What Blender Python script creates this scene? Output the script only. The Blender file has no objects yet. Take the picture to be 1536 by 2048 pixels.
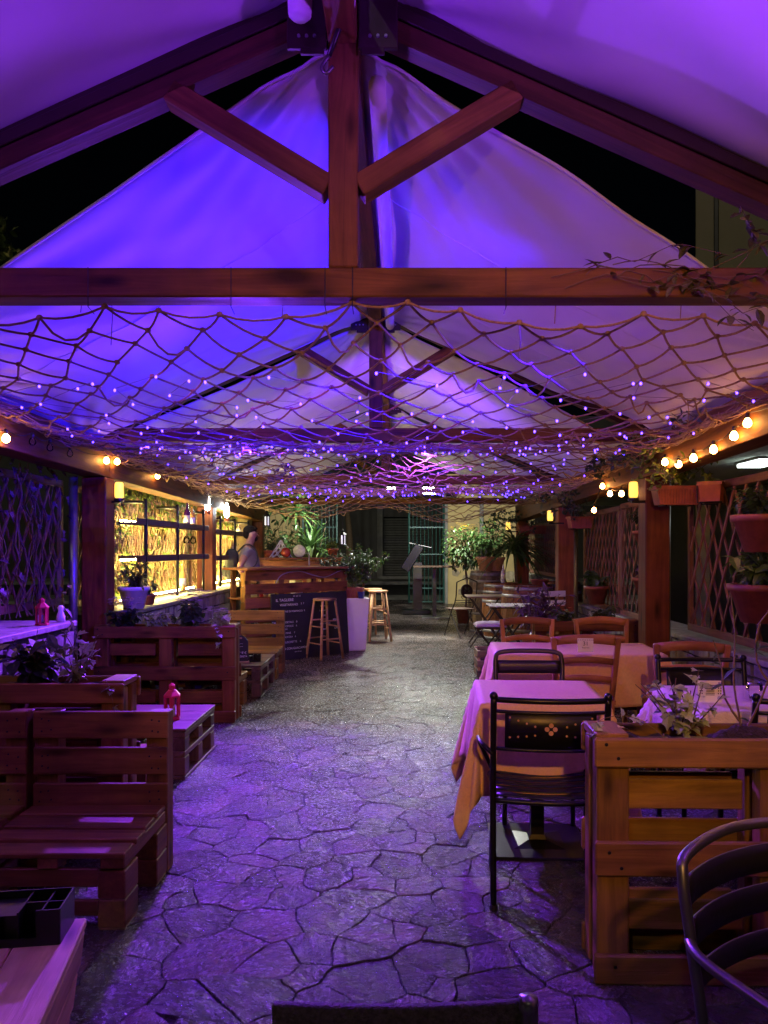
import bpy, bmesh, math, random
from mathutils import Vector as V, Matrix, noise
PI = math.pi; RAD = math.radians
scene = bpy.context.scene
COL = scene.collection
rnd = random.Random(11)
U = rnd.uniform

# ---------------------------------------------------------------- camera
cam_d = bpy.data.cameras.new('camera'); cam = bpy.data.objects.new('camera', cam_d); COL.objects.link(cam)
cam.location = (0, 0, 1.45); cam.rotation_euler = (RAD(90), 0, 0)
cam_d.sensor_fit = 'VERTICAL'; cam_d.sensor_height = 24; cam_d.lens = 24 * 1540 / 2048
cam_d.shift_x = -38 / 2048; cam_d.shift_y = 73 / 2048
cam_d.clip_start = .05; cam_d.clip_end = 300
scene.camera = cam

# ---------------------------------------------------------------- night sky, added town glow, exposure
world = bpy.data.worlds.new('World'); scene.world = world; world.use_nodes = True
wn = world.node_tree; bg = wn.nodes['Background']
sky = wn.nodes.new('ShaderNodeTexSky'); sky.sky_type = 'NISHITA'; sky.sun_disc = False
sky.sun_elevation = RAD(32); sky.sun_rotation = RAD(200)
wn.links.new(sky.outputs[0], bg.inputs[0]); bg.inputs[1].default_value = .00025
sd = bpy.data.lights.new('town_glow', 'SUN'); sd.energy = .2; sd.angle = RAD(.5); sd.color = (1, .92, .7)  # sun lamp added to lift the house wall, standing for town glow
so = bpy.data.objects.new('town_glow', sd); COL.objects.link(so); so.rotation_euler = (RAD(58), 0, RAD(-20))
scene.view_settings.view_transform = 'Standard'; scene.view_settings.look = 'None'
scene.view_settings.exposure = -.35; scene.view_settings.gamma = 1
scene.view_settings.use_curve_mapping = False
cy = scene.cycles
cy.use_denoising = True; cy.use_light_tree = True; cy.sample_clamp_indirect = 5; cy.max_bounces = 6
cy.transparent_max_bounces = 16; cy.caustics_reflective = False; cy.caustics_refractive = False

BLUE = (.016, .001, 1.0); PURPLE = (.27, .075, .92); WARM = (1, .46, .13); WHITE = (.98, 1, .88)

# the camera's measure: photograph pixel (full size) + distance -> point in the place
def P(x, y, D): return V(((x - 806) / 1540 * D, D, 1.45 - (y - 1097) / 1540 * D))
def FL(x, y):
    D = 2233 / (y - 1097); return V(((x - 806) / 1540 * D, D, 0))

# ---------------------------------------------------------------- mesh helpers
class MB:
    def __init__(s): s.v = []; s.f = []; s.m = []; s.cm = 0
    def face(s, *ix): s.f.append(ix); s.m.append(s.cm)
    def box(s, c, d, M=None):
        b = len(s.v); x, y, z = d[0] / 2, d[1] / 2, d[2] / 2
        for p in ((-x,-y,-z),(x,-y,-z),(x,y,-z),(-x,y,-z),(-x,-y,z),(x,-y,z),(x,y,z),(-x,y,z)):
            p = V(p)
            if M: p = M @ p
            s.v.append(p + V(c))
        for f in ((0,3,2,1),(4,5,6,7),(0,1,5,4),(1,2,6,5),(2,3,7,6),(3,0,4,7)): s.face(*[b + i for i in f])
        return s
    def tube(s, pts, r, n=6, caps=True, flat=1.0):
        pts = [V(p) for p in pts]; b = len(s.v); k = len(pts)
        rr = r if isinstance(r, (list, tuple)) else [r] * k
        ref = None
        for i, p in enumerate(pts):
            t = (pts[min(i + 1, k - 1)] - pts[max(i - 1, 0)])
            if t.length < 1e-9: t = V((0, 0, 1))
            t.normalize()
            if ref is None: ref = t.orthogonal().normalized() if abs(t.z) > .95 else t.cross(V((0, 0, 1))).normalized()
            ref = (ref - t * ref.dot(t))
            if ref.length < 1e-6: ref = t.orthogonal()
            ref.normalize(); q = t.cross(ref)
            for j in range(n):
                a = 2 * PI * (j + .5) / n
                s.v.append(p + (ref * math.cos(a) + q * math.sin(a) * flat) * rr[i])
        for i in range(k - 1):
            for j in range(n):
                j2 = (j + 1) % n
                s.face(b + i*n + j, b + i*n + j2, b + (i+1)*n + j2, b + (i+1)*n + j)
        if caps:
            s.face(*[b + j for j in reversed(range(n))]); s.face(*[b + (k-1)*n + j for j in range(n)])
        return s
    def lathe(s, prof, n=16, M=None, sq=0):
        b = len(s.v); k = len(prof)
        for r, z in prof:
            for j in range(n):
                a = 2 * PI * (j + .5) / n; c, d = math.cos(a), math.sin(a)
                if sq: q = (abs(c)**sq + abs(d)**sq) ** (-1 / sq); c *= q; d *= q
                p = V((r * c, r * d, z)); s.v.append(M @ p if M else p)
        for i in range(k - 1):
            for j in range(n):
                j2 = (j + 1) % n
                s.face(b + i*n + j, b + i*n + j2, b + (i+1)*n + j2, b + (i+1)*n + j)
        s.face(*[b + j for j in reversed(range(n))]); s.face(*[b + (k-1)*n + j for j in range(n)])
        return s
    def ball(s, c, r, n=8, m=6, sc=(1, 1, 1)):
        prof = [(max(r * math.sin(PI * i / m), r * .02), -r * math.cos(PI * i / m)) for i in range(m + 1)]
        return s.lathe(prof, n, Matrix.Translation(V(c)) @ Matrix.Diagonal((*sc, 1)))
    def grid(s, fn, nu, nv):
        b = len(s.v)
        for i in range(nu + 1):
            for j in range(nv + 1): s.v.append(V(fn(i / nu, j / nv)))
        for i in range(nu):
            for j in range(nv):
                a = b + i*(nv+1) + j; s.face(a, a + nv + 1, a + nv + 2, a + 1)
        return s
    def poly(s, pts): b = len(s.v); s.v += [V(p) for p in pts]; s.face(*range(b, b + len(pts))); return s
    def prism(s, pts, d):          # polygon extruded by vector d
        b = len(s.v); n = len(pts); d = V(d)
        s.v += [V(p) for p in pts] + [V(p) + d for p in pts]
        s.face(*[b + i for i in reversed(range(n))]); s.face(*[b + n + i for i in range(n)])
        for i in range(n): j = (i + 1) % n; s.face(b + i, b + j, b + n + j, b + n + i)
        return s
    def leaf(s, p, d, up, L, W, kind='oval', bend=.25):
        p = V(p); d = V(d).normalized(); up = V(up); sd_ = d.cross(up)
        if sd_.length < 1e-4: sd_ = d.orthogonal()
        sd_.normalize(); nn = sd_.cross(d); b = len(s.v)
        if kind == 'ivy':
            prof = [(0, 0), (.05, .34), (.22, .52), (.34, .3), (.62, .36), (.7, .16), (1, 0)]
        elif kind == 'strap':
            prof = [(0, .25), (.25, .5), (.5, .48), (.75, .36), (1, 0)]
        else:
            prof = [(0, 0), (.2, .34), (.5, .5), (.8, .3), (1, 0)]
        for t, w in prof:
            c = p + d * (t * L) - nn * (bend * L * t * t)
            s.v += [c - sd_ * (w * W) + nn * (w * W * .3), c, c + sd_ * (w * W) + nn * (w * W * .3)]
        for i in range(len(prof) - 1):
            q = b + i * 3
            s.face(q, q + 1, q + 4, q + 3); s.face(q + 1, q + 2, q + 5, q + 4)
        return s
    def mesh(s, name, mat=None, smooth=False):
        me = bpy.data.meshes.new(name); me.from_pydata([tuple(p) for p in s.v], [], s.f)
        for m in (mat if isinstance(mat, (list, tuple)) else [mat]):
            if m: me.materials.append(m)
        if isinstance(mat, (list, tuple)): me.polygons.foreach_set('material_index', s.m)
        if smooth is True: me.polygons.foreach_set('use_smooth', [True] * len(s.f))
        elif smooth: me.shade_smooth() if False else me.polygons.foreach_set('use_smooth', [len(f) <= 4 for f in s.f])
        me.update(); return me
    def build(s, name, mat, parent=None, smooth=False, M=None):
        return link(name, s.mesh(name, mat, smooth), parent, M)

def link(name, data, parent=None, M=None):
    o = bpy.data.objects.new(name, data); COL.objects.link(o)
    if parent: o.parent = parent
    if M is not None: o.matrix_local = M
    return o
def tag(o, label=None, cat=None, group=None, kind=None):
    if label: o['label'] = label
    if cat: o['category'] = cat
    if group: o['group'] = group
    if kind: o['kind'] = kind
    return o
def thing(name, label, cat, loc=(0, 0, 0), rz=0, group=None):
    o = bpy.data.objects.new(name, None); COL.objects.link(o); o.empty_display_size = .1
    o.location = loc; o.rotation_euler = (0, 0, rz); return tag(o, label, cat, group)
def dup(root, loc, rz, label, group=None):
    r = root.copy(); COL.objects.link(r); r.location = loc; r.rotation_euler = (0, 0, rz); tag(r, label, None, group)
    for ch in list(root.children):
        c = ch.copy(); COL.objects.link(c); c.parent = r; c.matrix_parent_inverse = Matrix()
        for g in list(ch.children):
            d = g.copy(); COL.objects.link(d); d.parent = c
    return r
def T(*a): return Matrix.Translation(V(a))
def RZ(a): return Matrix.Rotation(a, 4, 'Z')
def RX(a): return Matrix.Rotation(a, 4, 'X')
def RY(a): return Matrix.Rotation(a, 4, 'Y')
_bc = {}
def bmesh_box(L, w, t, mat, b):
    key = (round(L, 3), round(w, 3), round(t, 3), mat.name, b)
    if key in _bc: return _bc[key]
    bm = bmesh.new(); bmesh.ops.create_cube(bm, size=1)
    bmesh.ops.scale(bm, vec=(L, w, t), verts=bm.verts)
    if b: bmesh.ops.bevel(bm, geom=bm.edges[:], offset=min(b, min(L, w, t) * .3), segments=1, affect='EDGES')
    me = bpy.data.meshes.new('board'); bm.to_mesh(me); bm.free(); me.materials.append(mat)
    _bc[key] = me; return me
def board(parent, name, c, d, mat, rot=None, b=.004):
    """a box with its grain along its longest side"""
    d = list(d); k = d.index(max(d))
    if k == 0: A, dd = Matrix(), d
    elif k == 1: A, dd = RZ(PI / 2), (d[1], d[0], d[2])
    else: A, dd = RY(-PI / 2), (d[2], d[1], d[0])
    M = T(*c) @ (rot if rot is not None else Matrix()) @ A
    return link(name, bmesh_box(*dd, mat, b), parent, M)
def beam(parent, name, p0, p1, w, h, mat, up=(0, 0, 1), b=.005):
    p0, p1 = V(p0), V(p1); x = (p1 - p0).normalized(); y = V(up).cross(x)
    if y.length < 1e-5: y = V((0, 1, 0))
    y.normalize(); z = x.cross(y)
    M = Matrix((x, y, z)).transposed().to_4x4(); M.translation = (p0 + p1) / 2
    return link(name, bmesh_box((p1 - p0).length, w, h, mat, b), parent, M)
def crom(pts, n=6, closed=False):
    pts = [V(p) for p in pts]; out = []; k = len(pts)
    for i in range(k - 1):
        a, b, c, d = pts[max(i-1, 0)], pts[i], pts[i+1], pts[min(i+2, k-1)]
        for j in range(n):
            t = j / n
            out.append(.5 * ((2*b) + (c-a)*t + (2*a-5*b+4*c-d)*t*t + (3*b-a-3*c+d)*t*t*t))
    out.append(pts[-1]); return out
def sagline(a, b, s, n=8): 
    a, b = V(a), V(b); return [a.lerp(b, i/n) - V((0, 0, s * 4 * (i/n) * (1 - i/n))) for i in range(n + 1)]
def rv(): 
    while 1:
        p = V((U(-1, 1), U(-1, 1), U(-1, 1)))
        if .01 < p.length < 1: return p.normalized()
_fc = None
def text(parent, s, size, M, mat, name='lettering', align='LEFT'):
    cu = bpy.data.curves.new('txt', 'FONT'); cu.body = s; cu.size = size; cu.align_x = align; cu.extrude = .0004
    o = bpy.data.objects.new('txt', cu); COL.objects.link(o)
    dg = bpy.context.evaluated_depsgraph_get(); me = bpy.data.meshes.new_from_object(o.evaluated_get(dg))
    bpy.data.objects.remove(o); bpy.data.curves.remove(cu)
    me.materials.clear(); me.materials.append(mat)
    return link(name, me, parent, M)

# ---------------------------------------------------------------- materials
def mat(name, col, rough=.6, metal=0, var=.15, scale=8, bump=0, bscale=60, emit=None, es=0, col2=None, stretch=None, trans=0, spec=.5, rvar=0, coat=0, detail=5):
    m = bpy.data.materials.new(name); m.use_nodes = True; nt = m.node_tree; N = nt.nodes; L = nt.links
    p = N['Principled BSDF']; p.inputs['Roughness'].default_value = rough; p.inputs['Metallic'].default_value = metal
    p.inputs['Specular IOR Level'].default_value = spec; p.inputs['Coat Weight'].default_value = coat
    tc = N.new('ShaderNodeTexCoord'); oi = N.new('ShaderNodeObjectInfo')
    mu = N.new('ShaderNodeMath'); mu.operation = 'MULTIPLY'; mu.inputs[1].default_value = 37.0; L.new(oi.outputs['Random'], mu.inputs[0])
    ad = N.new('ShaderNodeVectorMath'); ad.operation = 'ADD'; L.new(tc.outputs['Object'], ad.inputs[0]); L.new(mu.outputs[0], ad.inputs[1])
    mp = N.new('ShaderNodeMapping'); L.new(ad.outputs[0], mp.inputs[0])
    if stretch: mp.inputs['Scale'].default_value = stretch
    nz = N.new('ShaderNodeTexNoise'); nz.inputs['Scale'].default_value = scale; nz.inputs['Detail'].default_value = detail; nz.inputs['Roughness'].default_value = .6
    L.new(mp.outputs[0], nz.inputs['Vector'])
    cr = N.new('ShaderNodeValToRGB'); L.new(nz.outputs[0], cr.inputs[0])
    c2 = col2 or tuple(min(1, c * (1 + var)) for c in col); c1 = col if col2 else tuple(c * (1 - var) for c in col)
    cr.color_ramp.elements[0].position = .32; cr.color_ramp.elements[1].position = .68
    cr.color_ramp.elements[0].color = (*c1, 1); cr.color_ramp.elements[1].color = (*c2, 1)
    hv = N.new('ShaderNodeHueSaturation'); L.new(cr.outputs[0], hv.inputs['Color'])
    mr = N.new('ShaderNodeMapRange'); L.new(oi.outputs['Random'], mr.inputs[0]); mr.inputs[3].default_value = 1 - var; mr.inputs[4].default_value = 1 + var
    L.new(mr.outputs[0], hv.inputs['Value']); L.new(hv.outputs[0], p.inputs['Base Color'])
    if rvar:
        r2 = N.new('ShaderNodeMapRange'); L.new(nz.outputs[0], r2.inputs[0]); r2.inputs[1].default_value = .3; r2.inputs[2].default_value = .7
        r2.inputs[3].default_value = rough - rvar; r2.inputs[4].default_value = rough + rvar; L.new(r2.outputs[0], p.inputs['Roughness'])
    if bump:
        n2 = N.new('ShaderNodeTexNoise'); n2.inputs['Scale'].default_value = bscale; n2.inputs['Detail'].default_value = 6; L.new(mp.outputs[0], n2.inputs['Vector'])
        bp = N.new('ShaderNodeBump'); bp.inputs['Strength'].default_value = bump; bp.inputs['Distance'].default_value = .01
        L.new(n2.outputs[0], bp.inputs['Height']); L.new(bp.outputs[0], p.inputs['Normal'])
    if emit: p.inputs['Emission Color'].default_value = (*emit, 1); p.inputs['Emission Strength'].default_value = es
    if trans:
        tr = N.new('ShaderNodeBsdfTranslucent'); L.new(hv.outputs[0], tr.inputs[0]); mx = N.new('ShaderNodeMixShader'); mx.inputs[0].default_value = trans
        L.new(p.outputs[0], mx.inputs[1]); L.new(tr.outputs[0], mx.inputs[2]); L.new(mx.outputs[0], N['Material Output'].inputs[0])
    return m
def wood(name, c1, c2, rough=.5, s=1.0, spec=.28):
    m = bpy.data.materials.new(name); m.use_nodes = True; nt = m.node_tree; N = nt.nodes; L = nt.links
    p = N['Principled BSDF']; p.inputs['Roughness'].default_value = rough; p.inputs['Specular IOR Level'].default_value = spec
    tc = N.new('ShaderNodeTexCoord'); oi = N.new('ShaderNodeObjectInfo')
    mu = N.new('ShaderNodeMath'); mu.operation = 'MULTIPLY'; mu.inputs[1].default_value = 53.0; L.new(oi.outputs['Random'], mu.inputs[0])
    ad = N.new('ShaderNodeVectorMath'); ad.operation = 'ADD'; L.new(tc.outputs['Object'], ad.inputs[0]); L.new(mu.outputs[0], ad.inputs[1])
    # bend the grain round knots
    vo = N.new('ShaderNodeTexVoronoi'); vo.inputs['Scale'].default_value = 1; vo.feature = 'SMOOTH_F1'
    mk = N.new('ShaderNodeMapping'); mk.inputs['Scale'].default_value = (2.6*s, 9*s, 9*s); L.new(ad.outputs[0], mk.inputs[0]); L.new(mk.outputs[0], vo.inputs['Vector'])
    kn = N.new('ShaderNodeMapRange'); L.new(vo.outputs['Distance'], kn.inputs[0]); kn.inputs[1].default_value = .05; kn.inputs[2].default_value = .22; kn.inputs[3].default_value = 1; kn.inputs[4].default_value = 0
    mp = N.new('ShaderNodeMapping'); mp.inputs['Scale'].default_value = (1.6*s, 26*s, 26*s); L.new(ad.outputs[0], mp.inputs[0])
    nz = N.new('ShaderNodeTexNoise'); nz.inputs['Scale'].default_value = 1; nz.inputs['Detail'].default_value = 6; nz.inputs['Roughness'].default_value = .65; nz.inputs['Distortion'].default_value = .8
    L.new(mp.outputs[0], nz.inputs['Vector'])
    n3 = N.new('ShaderNodeTexNoise'); n3.inputs['Scale'].default_value = 5; n3.inputs['Detail'].default_value = 4; L.new(ad.outputs[0], n3.inputs['Vector'])
    cr = N.new('ShaderNodeValToRGB'); L.new(nz.outputs[0], cr.inputs[0])
    cr.color_ramp.elements[0].position = .3; cr.color_ramp.elements[1].position = .7
    cr.color_ramp.elements[0].color = (*c1, 1); cr.color_ramp.elements[1].color = (*c2, 1)
    mx = N.new('ShaderNodeMix'); mx.data_type = 'RGBA'; L.new(kn.outputs[0], mx.inputs[0]); L.new(cr.outputs[0], mx.inputs[6]); mx.inputs[7].default_value = (c1[0]*.3, c1[1]*.28, c1[2]*.28, 1)
    m2 = N.new('ShaderNodeMix'); m2.data_type = 'RGBA'; m2.blend_type = 'MULTIPLY'; m2.inputs[0].default_value = .55; L.new(mx.outputs[2], m2.inputs[6])
    c3 = N.new('ShaderNodeValToRGB'); L.new(n3.outputs[0], c3.inputs[0]); c3.color_ramp.elements[0].position = .3; c3.color_ramp.elements[0].color = (.35, .33, .32, 1); c3.color_ramp.elements[1].position = .62; L.new(c3.outputs[0], m2.inputs[7])
    hv = N.new('ShaderNodeHueSaturation'); L.new(m2.outputs[2], hv.inputs['Color'])
    mr = N.new('ShaderNodeMapRange'); L.new(oi.outputs['Random'], mr.inputs[0]); mr.inputs[3].default_value = .7; mr.inputs[4].default_value = 1.3
    L.new(mr.outputs[0], hv.inputs['Value']); L.new(hv.outputs[0], p.inputs['Base Color'])
    bp = N.new('ShaderNodeBump'); bp.inputs['Strength'].default_value = .5; bp.inputs['Distance'].default_value = .006; L.new(nz.outputs[0], bp.inputs['Height']); L.new(bp.outputs[0], p.inputs['Normal'])
    r2 = N.new('ShaderNodeMapRange'); L.new(n3.outputs[0], r2.inputs[0]); r2.inputs[3].default_value = rough - .15; r2.inputs[4].default_value = rough + .2; L.new(r2.outputs[0], p.inputs['Roughness'])
    return m
def glow(name, col, s):
    m = bpy.data.materials.new(name); m.use_nodes = True; p = m.node_tree.nodes['Principled BSDF']
    p.inputs['Base Color'].default_value = (*col, 1); p.inputs['Emission Color'].default_value = (*col, 1); p.inputs['Emission Strength'].default_value = s
    return m
def glass(name, col=(1, 1, 1), rough=.03):
    m = bpy.data.materials.new(name); m.use_nodes = True; nt = m.node_tree; N = nt.nodes; L = nt.links
    p = N['Principled BSDF']; p.inputs['Base Color'].default_value = (*col, 1); p.inputs['Roughness'].default_value = rough
    tr = N.new('ShaderNodeBsdfTransparent'); tr.inputs[0].default_value = (*col, 1); mx = N.new('ShaderNodeMixShader'); fr = N.new('ShaderNodeFresnel'); fr.inputs[0].default_value = 1.5
    gl = N.new('ShaderNodeBsdfGlossy'); gl.inputs['Roughness'].default_value = rough
    L.new(fr.outputs[0], mx.inputs[0]); L.new(tr.outputs[0], mx.inputs[1]); L.new(gl.outputs[0], mx.inputs[2]); L.new(mx.outputs[0], N['Material Output'].inputs[0])
    return m

M_truss = wood('stained truss timber', (.09, .036, .010), (.22, .098, .024), .6, .8, .2)
M_rafter = wood('dark rafter timber', (.035, .013, .006), (.085, .032, .013), .6, .8, .2)
M_post = wood('stained post timber', (.12, .029, .010), (.28, .085, .022), .5, .7)
M_pallet = wood('stained pallet wood', (.125, .064, .014), (.29, .155, .034), .5)
M_palletb = wood('dark pallet wood', (.12, .042, .016), (.26, .10, .034), .5)
M_ptable = wood('weathered table wood', (.075, .045, .032), (.17, .105, .075), .55)
M_pine = wood('pale pine', (.45, .27, .14), (.66, .44, .25), .5)
M_stool = wood('varnished beech', (.42, .22, .11), (.60, .36, .2), .4)
M_chairw = wood('orange chair wood', (.28, .11, .04), (.42, .19, .075), .4)
M_lattice = wood('brown lattice wood', (.16, .072, .045), (.34, .165, .11), .55)
M_barrel = wood('barrel oak', (.12, .085, .06), (.34, .26, .18), .55)
M_black = mat('black metal', (.012, .012, .014), .35, .6, bump=.05)
M_dark = mat('dark steel', (.045, .042, .04), .38, .7, bump=.05)
M_grey = mat('brushed grey metal', (.20, .19, .185), .36, .85, bump=.05)
M_alu = mat('grey aluminium', (.30, .30, .30), .4, .8)
M_track = mat('brown track metal', (.032, .016, .012), .4, .3, bump=.04)
M_fab = mat('white canopy fabric', (.72, .69, .72), .75, var=.05, scale=2, trans=.12, bump=.05, bscale=240)
M_rope = mat('jute rope', (.28, .18, .09), .9, var=.3, scale=60, bump=.5, bscale=300)
M_wire = mat('clear wire', (.25, .2, .24), .4)
M_cable = mat('black cable', (.015, .013, .012), .5)
M_terra = mat('terracotta plastic', (.24, .062, .03), .55, var=.28, scale=14, bump=.05)
M_terra2 = mat('pale terracotta', (.52, .27, .13), .65, var=.18, scale=20)
M_soil = mat('dark soil', (.022, .014, .009), .95, var=.5, scale=50, bump=1, bscale=90)
M_white = mat('white plastic', (.78, .78, .78), .4, var=.03)
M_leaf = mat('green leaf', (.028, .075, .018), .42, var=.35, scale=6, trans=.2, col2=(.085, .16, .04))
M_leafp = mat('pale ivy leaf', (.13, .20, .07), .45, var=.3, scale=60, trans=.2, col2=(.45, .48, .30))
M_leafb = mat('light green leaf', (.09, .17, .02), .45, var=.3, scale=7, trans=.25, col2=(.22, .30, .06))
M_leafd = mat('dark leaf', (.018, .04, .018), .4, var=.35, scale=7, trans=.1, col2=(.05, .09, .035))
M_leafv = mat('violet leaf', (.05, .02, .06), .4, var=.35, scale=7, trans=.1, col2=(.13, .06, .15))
M_stem = mat('brown stem', (.13, .085, .045), .8, var=.3, scale=30)
M_vine = mat('dry vine stem', (.30, .21, .11), .8, var=.35, scale=30)
M_flower = mat('lilac flower', (.55, .4, .6), .6, var=.2, trans=.3)
M_yellow = mat('yellow flower', (.75, .5, .04), .6, var=.2, trans=.3)
M_bulb = glow('warm bulb glow', (1, .42, .10), 105)
M_fairy = glow('violet fairy glow', (.075, .03, 1.0), 18)
M_torch = glow('amber lamp glow', (1, .58, .09), 2.2)
M_flame = glow('white lamp glow', (.85, .95, 1), 130)
M_led = glow('yellow strip glow', (1, .74, .24), 260)
M_flood = glow('white flood glow', (.95, 1, .9), 60)
M_chalk = mat('white chalk', (.72, .72, .74), .9)
M_slate = mat('black board', (.014, .014, .02), .55, var=.3, scale=4)
M_glass = glass('clear glass')
# ================================================================ floor of crazy paving
def stone_mat():
    m = bpy.data.materials.new('riven paving stone'); m.use_nodes = True; nt = m.node_tree; N = nt.nodes; L = nt.links
    p = N['Principled BSDF']
    tc = N.new('ShaderNodeTexCoord'); geo = N.new('ShaderNodeNewGeometry')
    oi = N.new('ShaderNodeAttribute'); oi.attribute_name = 'tone'; oi.attribute_type = 'GEOMETRY'
    pos = geo.outputs['Position']
    def nz(sc, det, st=None, ro=.6, dis=0):
        n = N.new('ShaderNodeTexNoise'); n.inputs['Scale'].default_value = sc; n.inputs['Detail'].default_value = det; n.inputs['Roughness'].default_value = ro; n.inputs['Distortion'].default_value = dis
        if st:
            mp = N.new('ShaderNodeMapping'); mp.inputs['Scale'].default_value = st; L.new(pos, mp.inputs[0])
            ad = N.new('ShaderNodeVectorMath'); ad.operation = 'ADD'; L.new(mp.outputs[0], ad.inputs[0])
            mm = N.new('ShaderNodeMath'); mm.operation = 'MULTIPLY'; mm.inputs[1].default_value = 31; L.new(oi.outputs['Fac'], mm.inputs[0]); L.new(mm.outputs[0], ad.inputs[1])
            L.new(ad.outputs[0], n.inputs['Vector'])
        else: L.new(pos, n.inputs['Vector'])
        return n
    rot = N.new('ShaderNodeVectorRotate'); rot.rotation_type = 'Z_AXIS'; L.new(pos, rot.inputs['Vector'])
    ma = N.new('ShaderNodeMath'); ma.operation = 'MULTIPLY'; ma.inputs[1].default_value = 3.1; L.new(oi.outputs['Fac'], ma.inputs[0]); L.new(ma.outputs[0], rot.inputs['Angle'])
    pos = rot.outputs[0]
    a = nz(9, 7, (1, 2.1, 1), .66, .9); b = nz(44, 6, (1, 1.3, 1), .72); c = nz(3.5, 4, (1, 1, 1)); d = nz(13, 6, (1, 2.8, 1), .7, 1.6)
    cr = N.new('ShaderNodeValToRGB'); L.new(d.outputs[0], cr.inputs[0])
    e = cr.color_ramp.elements; e[0].position = .3; e[0].color = (.035, .030, .030, 1); e[1].position = .72; e[1].color = (.18, .155, .145, 1)
    c2 = N.new('ShaderNodeValToRGB'); L.new(c.outputs[0], c2.inputs[0]); q = c2.color_ramp.elements; q[0].position = .35; q[0].color = (.5, .52, .6, 1); q[1].position = .65; q[1].color = (1, .82, .70, 1)
    mm = N.new('ShaderNodeMix'); mm.data_type = 'RGBA'; mm.blend_type = 'MULTIPLY'; mm.inputs[0].default_value = .9; L.new(cr.outputs[0], mm.inputs[6]); L.new(c2.outputs[0], mm.inputs[7])
    hv = N.new('ShaderNodeHueSaturation'); L.new(mm.outputs[2], hv.inputs['Color'])
    mr = N.new('ShaderNodeMapRange'); L.new(oi.outputs['Fac'], mr.inputs[0]); mr.inputs[3].default_value = .5; mr.inputs[4].default_value = 1.6; L.new(mr.outputs[0], hv.inputs['Value'])
    L.new(hv.outputs[0], p.inputs['Base Color'])
    r = N.new('ShaderNodeMapRange'); L.new(b.outputs[0], r.inputs[0]); r.inputs[1].default_value = .3; r.inputs[2].default_value = .7; r.inputs[3].default_value = .12; r.inputs[4].default_value = .36
    L.new(r.outputs[0], p.inputs['Roughness']); p.inputs['Specular IOR Level'].default_value = .6
    # riven relief: broken ledges, pits and fine grain
    st = N.new('ShaderNodeMath'); st.operation = 'MULTIPLY'; st.inputs[1].default_value = 5; L.new(a.outputs[0], st.inputs[0])
    fr_ = N.new('ShaderNodeMath'); fr_.operation = 'FRACT'; L.new(st.outputs[0], fr_.inputs[0])
    pw_ = N.new('ShaderNodeMath'); pw_.operation = 'POWER'; pw_.inputs[1].default_value = 4; L.new(fr_.outputs[0], pw_.inputs[0])
    m1 = N.new('ShaderNodeMath'); m1.operation = 'MULTIPLY_ADD'; m1.inputs[1].default_value = -.16; L.new(pw_.outputs[0], m1.inputs[0]); L.new(a.outputs[0], m1.inputs[2])
    m2 = N.new('ShaderNodeMath'); m2.operation = 'MULTIPLY_ADD'; m2.inputs[1].default_value = .30; L.new(d.outputs[0], m2.inputs[0]); L.new(m1.outputs[0], m2.inputs[2])
    m3 = N.new('ShaderNodeMath'); m3.operation = 'MULTIPLY_ADD'; m3.inputs[1].default_value = .05; L.new(b.outputs[0], m3.inputs[0]); L.new(m2.outputs[0], m3.inputs[2])
    bp = N.new('ShaderNodeBump'); bp.inputs['Strength'].default_value = 1; bp.inputs['Distance'].default_value = .036; L.new(m3.outputs[0], bp.inputs['Height']); L.new(bp.outputs[0], p.inputs['Normal'])
    return m
M_stone = stone_mat()
M_grout = mat('dark grout', (.02, .017, .017), .85, var=.3, scale=30, bump=.4)
def clip(poly, px, py, nx, ny):
    out = []
    for i in range(len(poly)):
        a, b = poly[i], poly[(i + 1) % len(poly)]
        da = (a[0]-px)*nx + (a[1]-py)*ny; db = (b[0]-px)*nx + (b[1]-py)*ny
        if da <= 0: out.append(a)
        if (da < 0 < db) or (db < 0 < da):
            t = da / (da - db); out.append((a[0]+(b[0]-a[0])*t, a[1]+(b[1]-a[1])*t))
    return out
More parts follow.
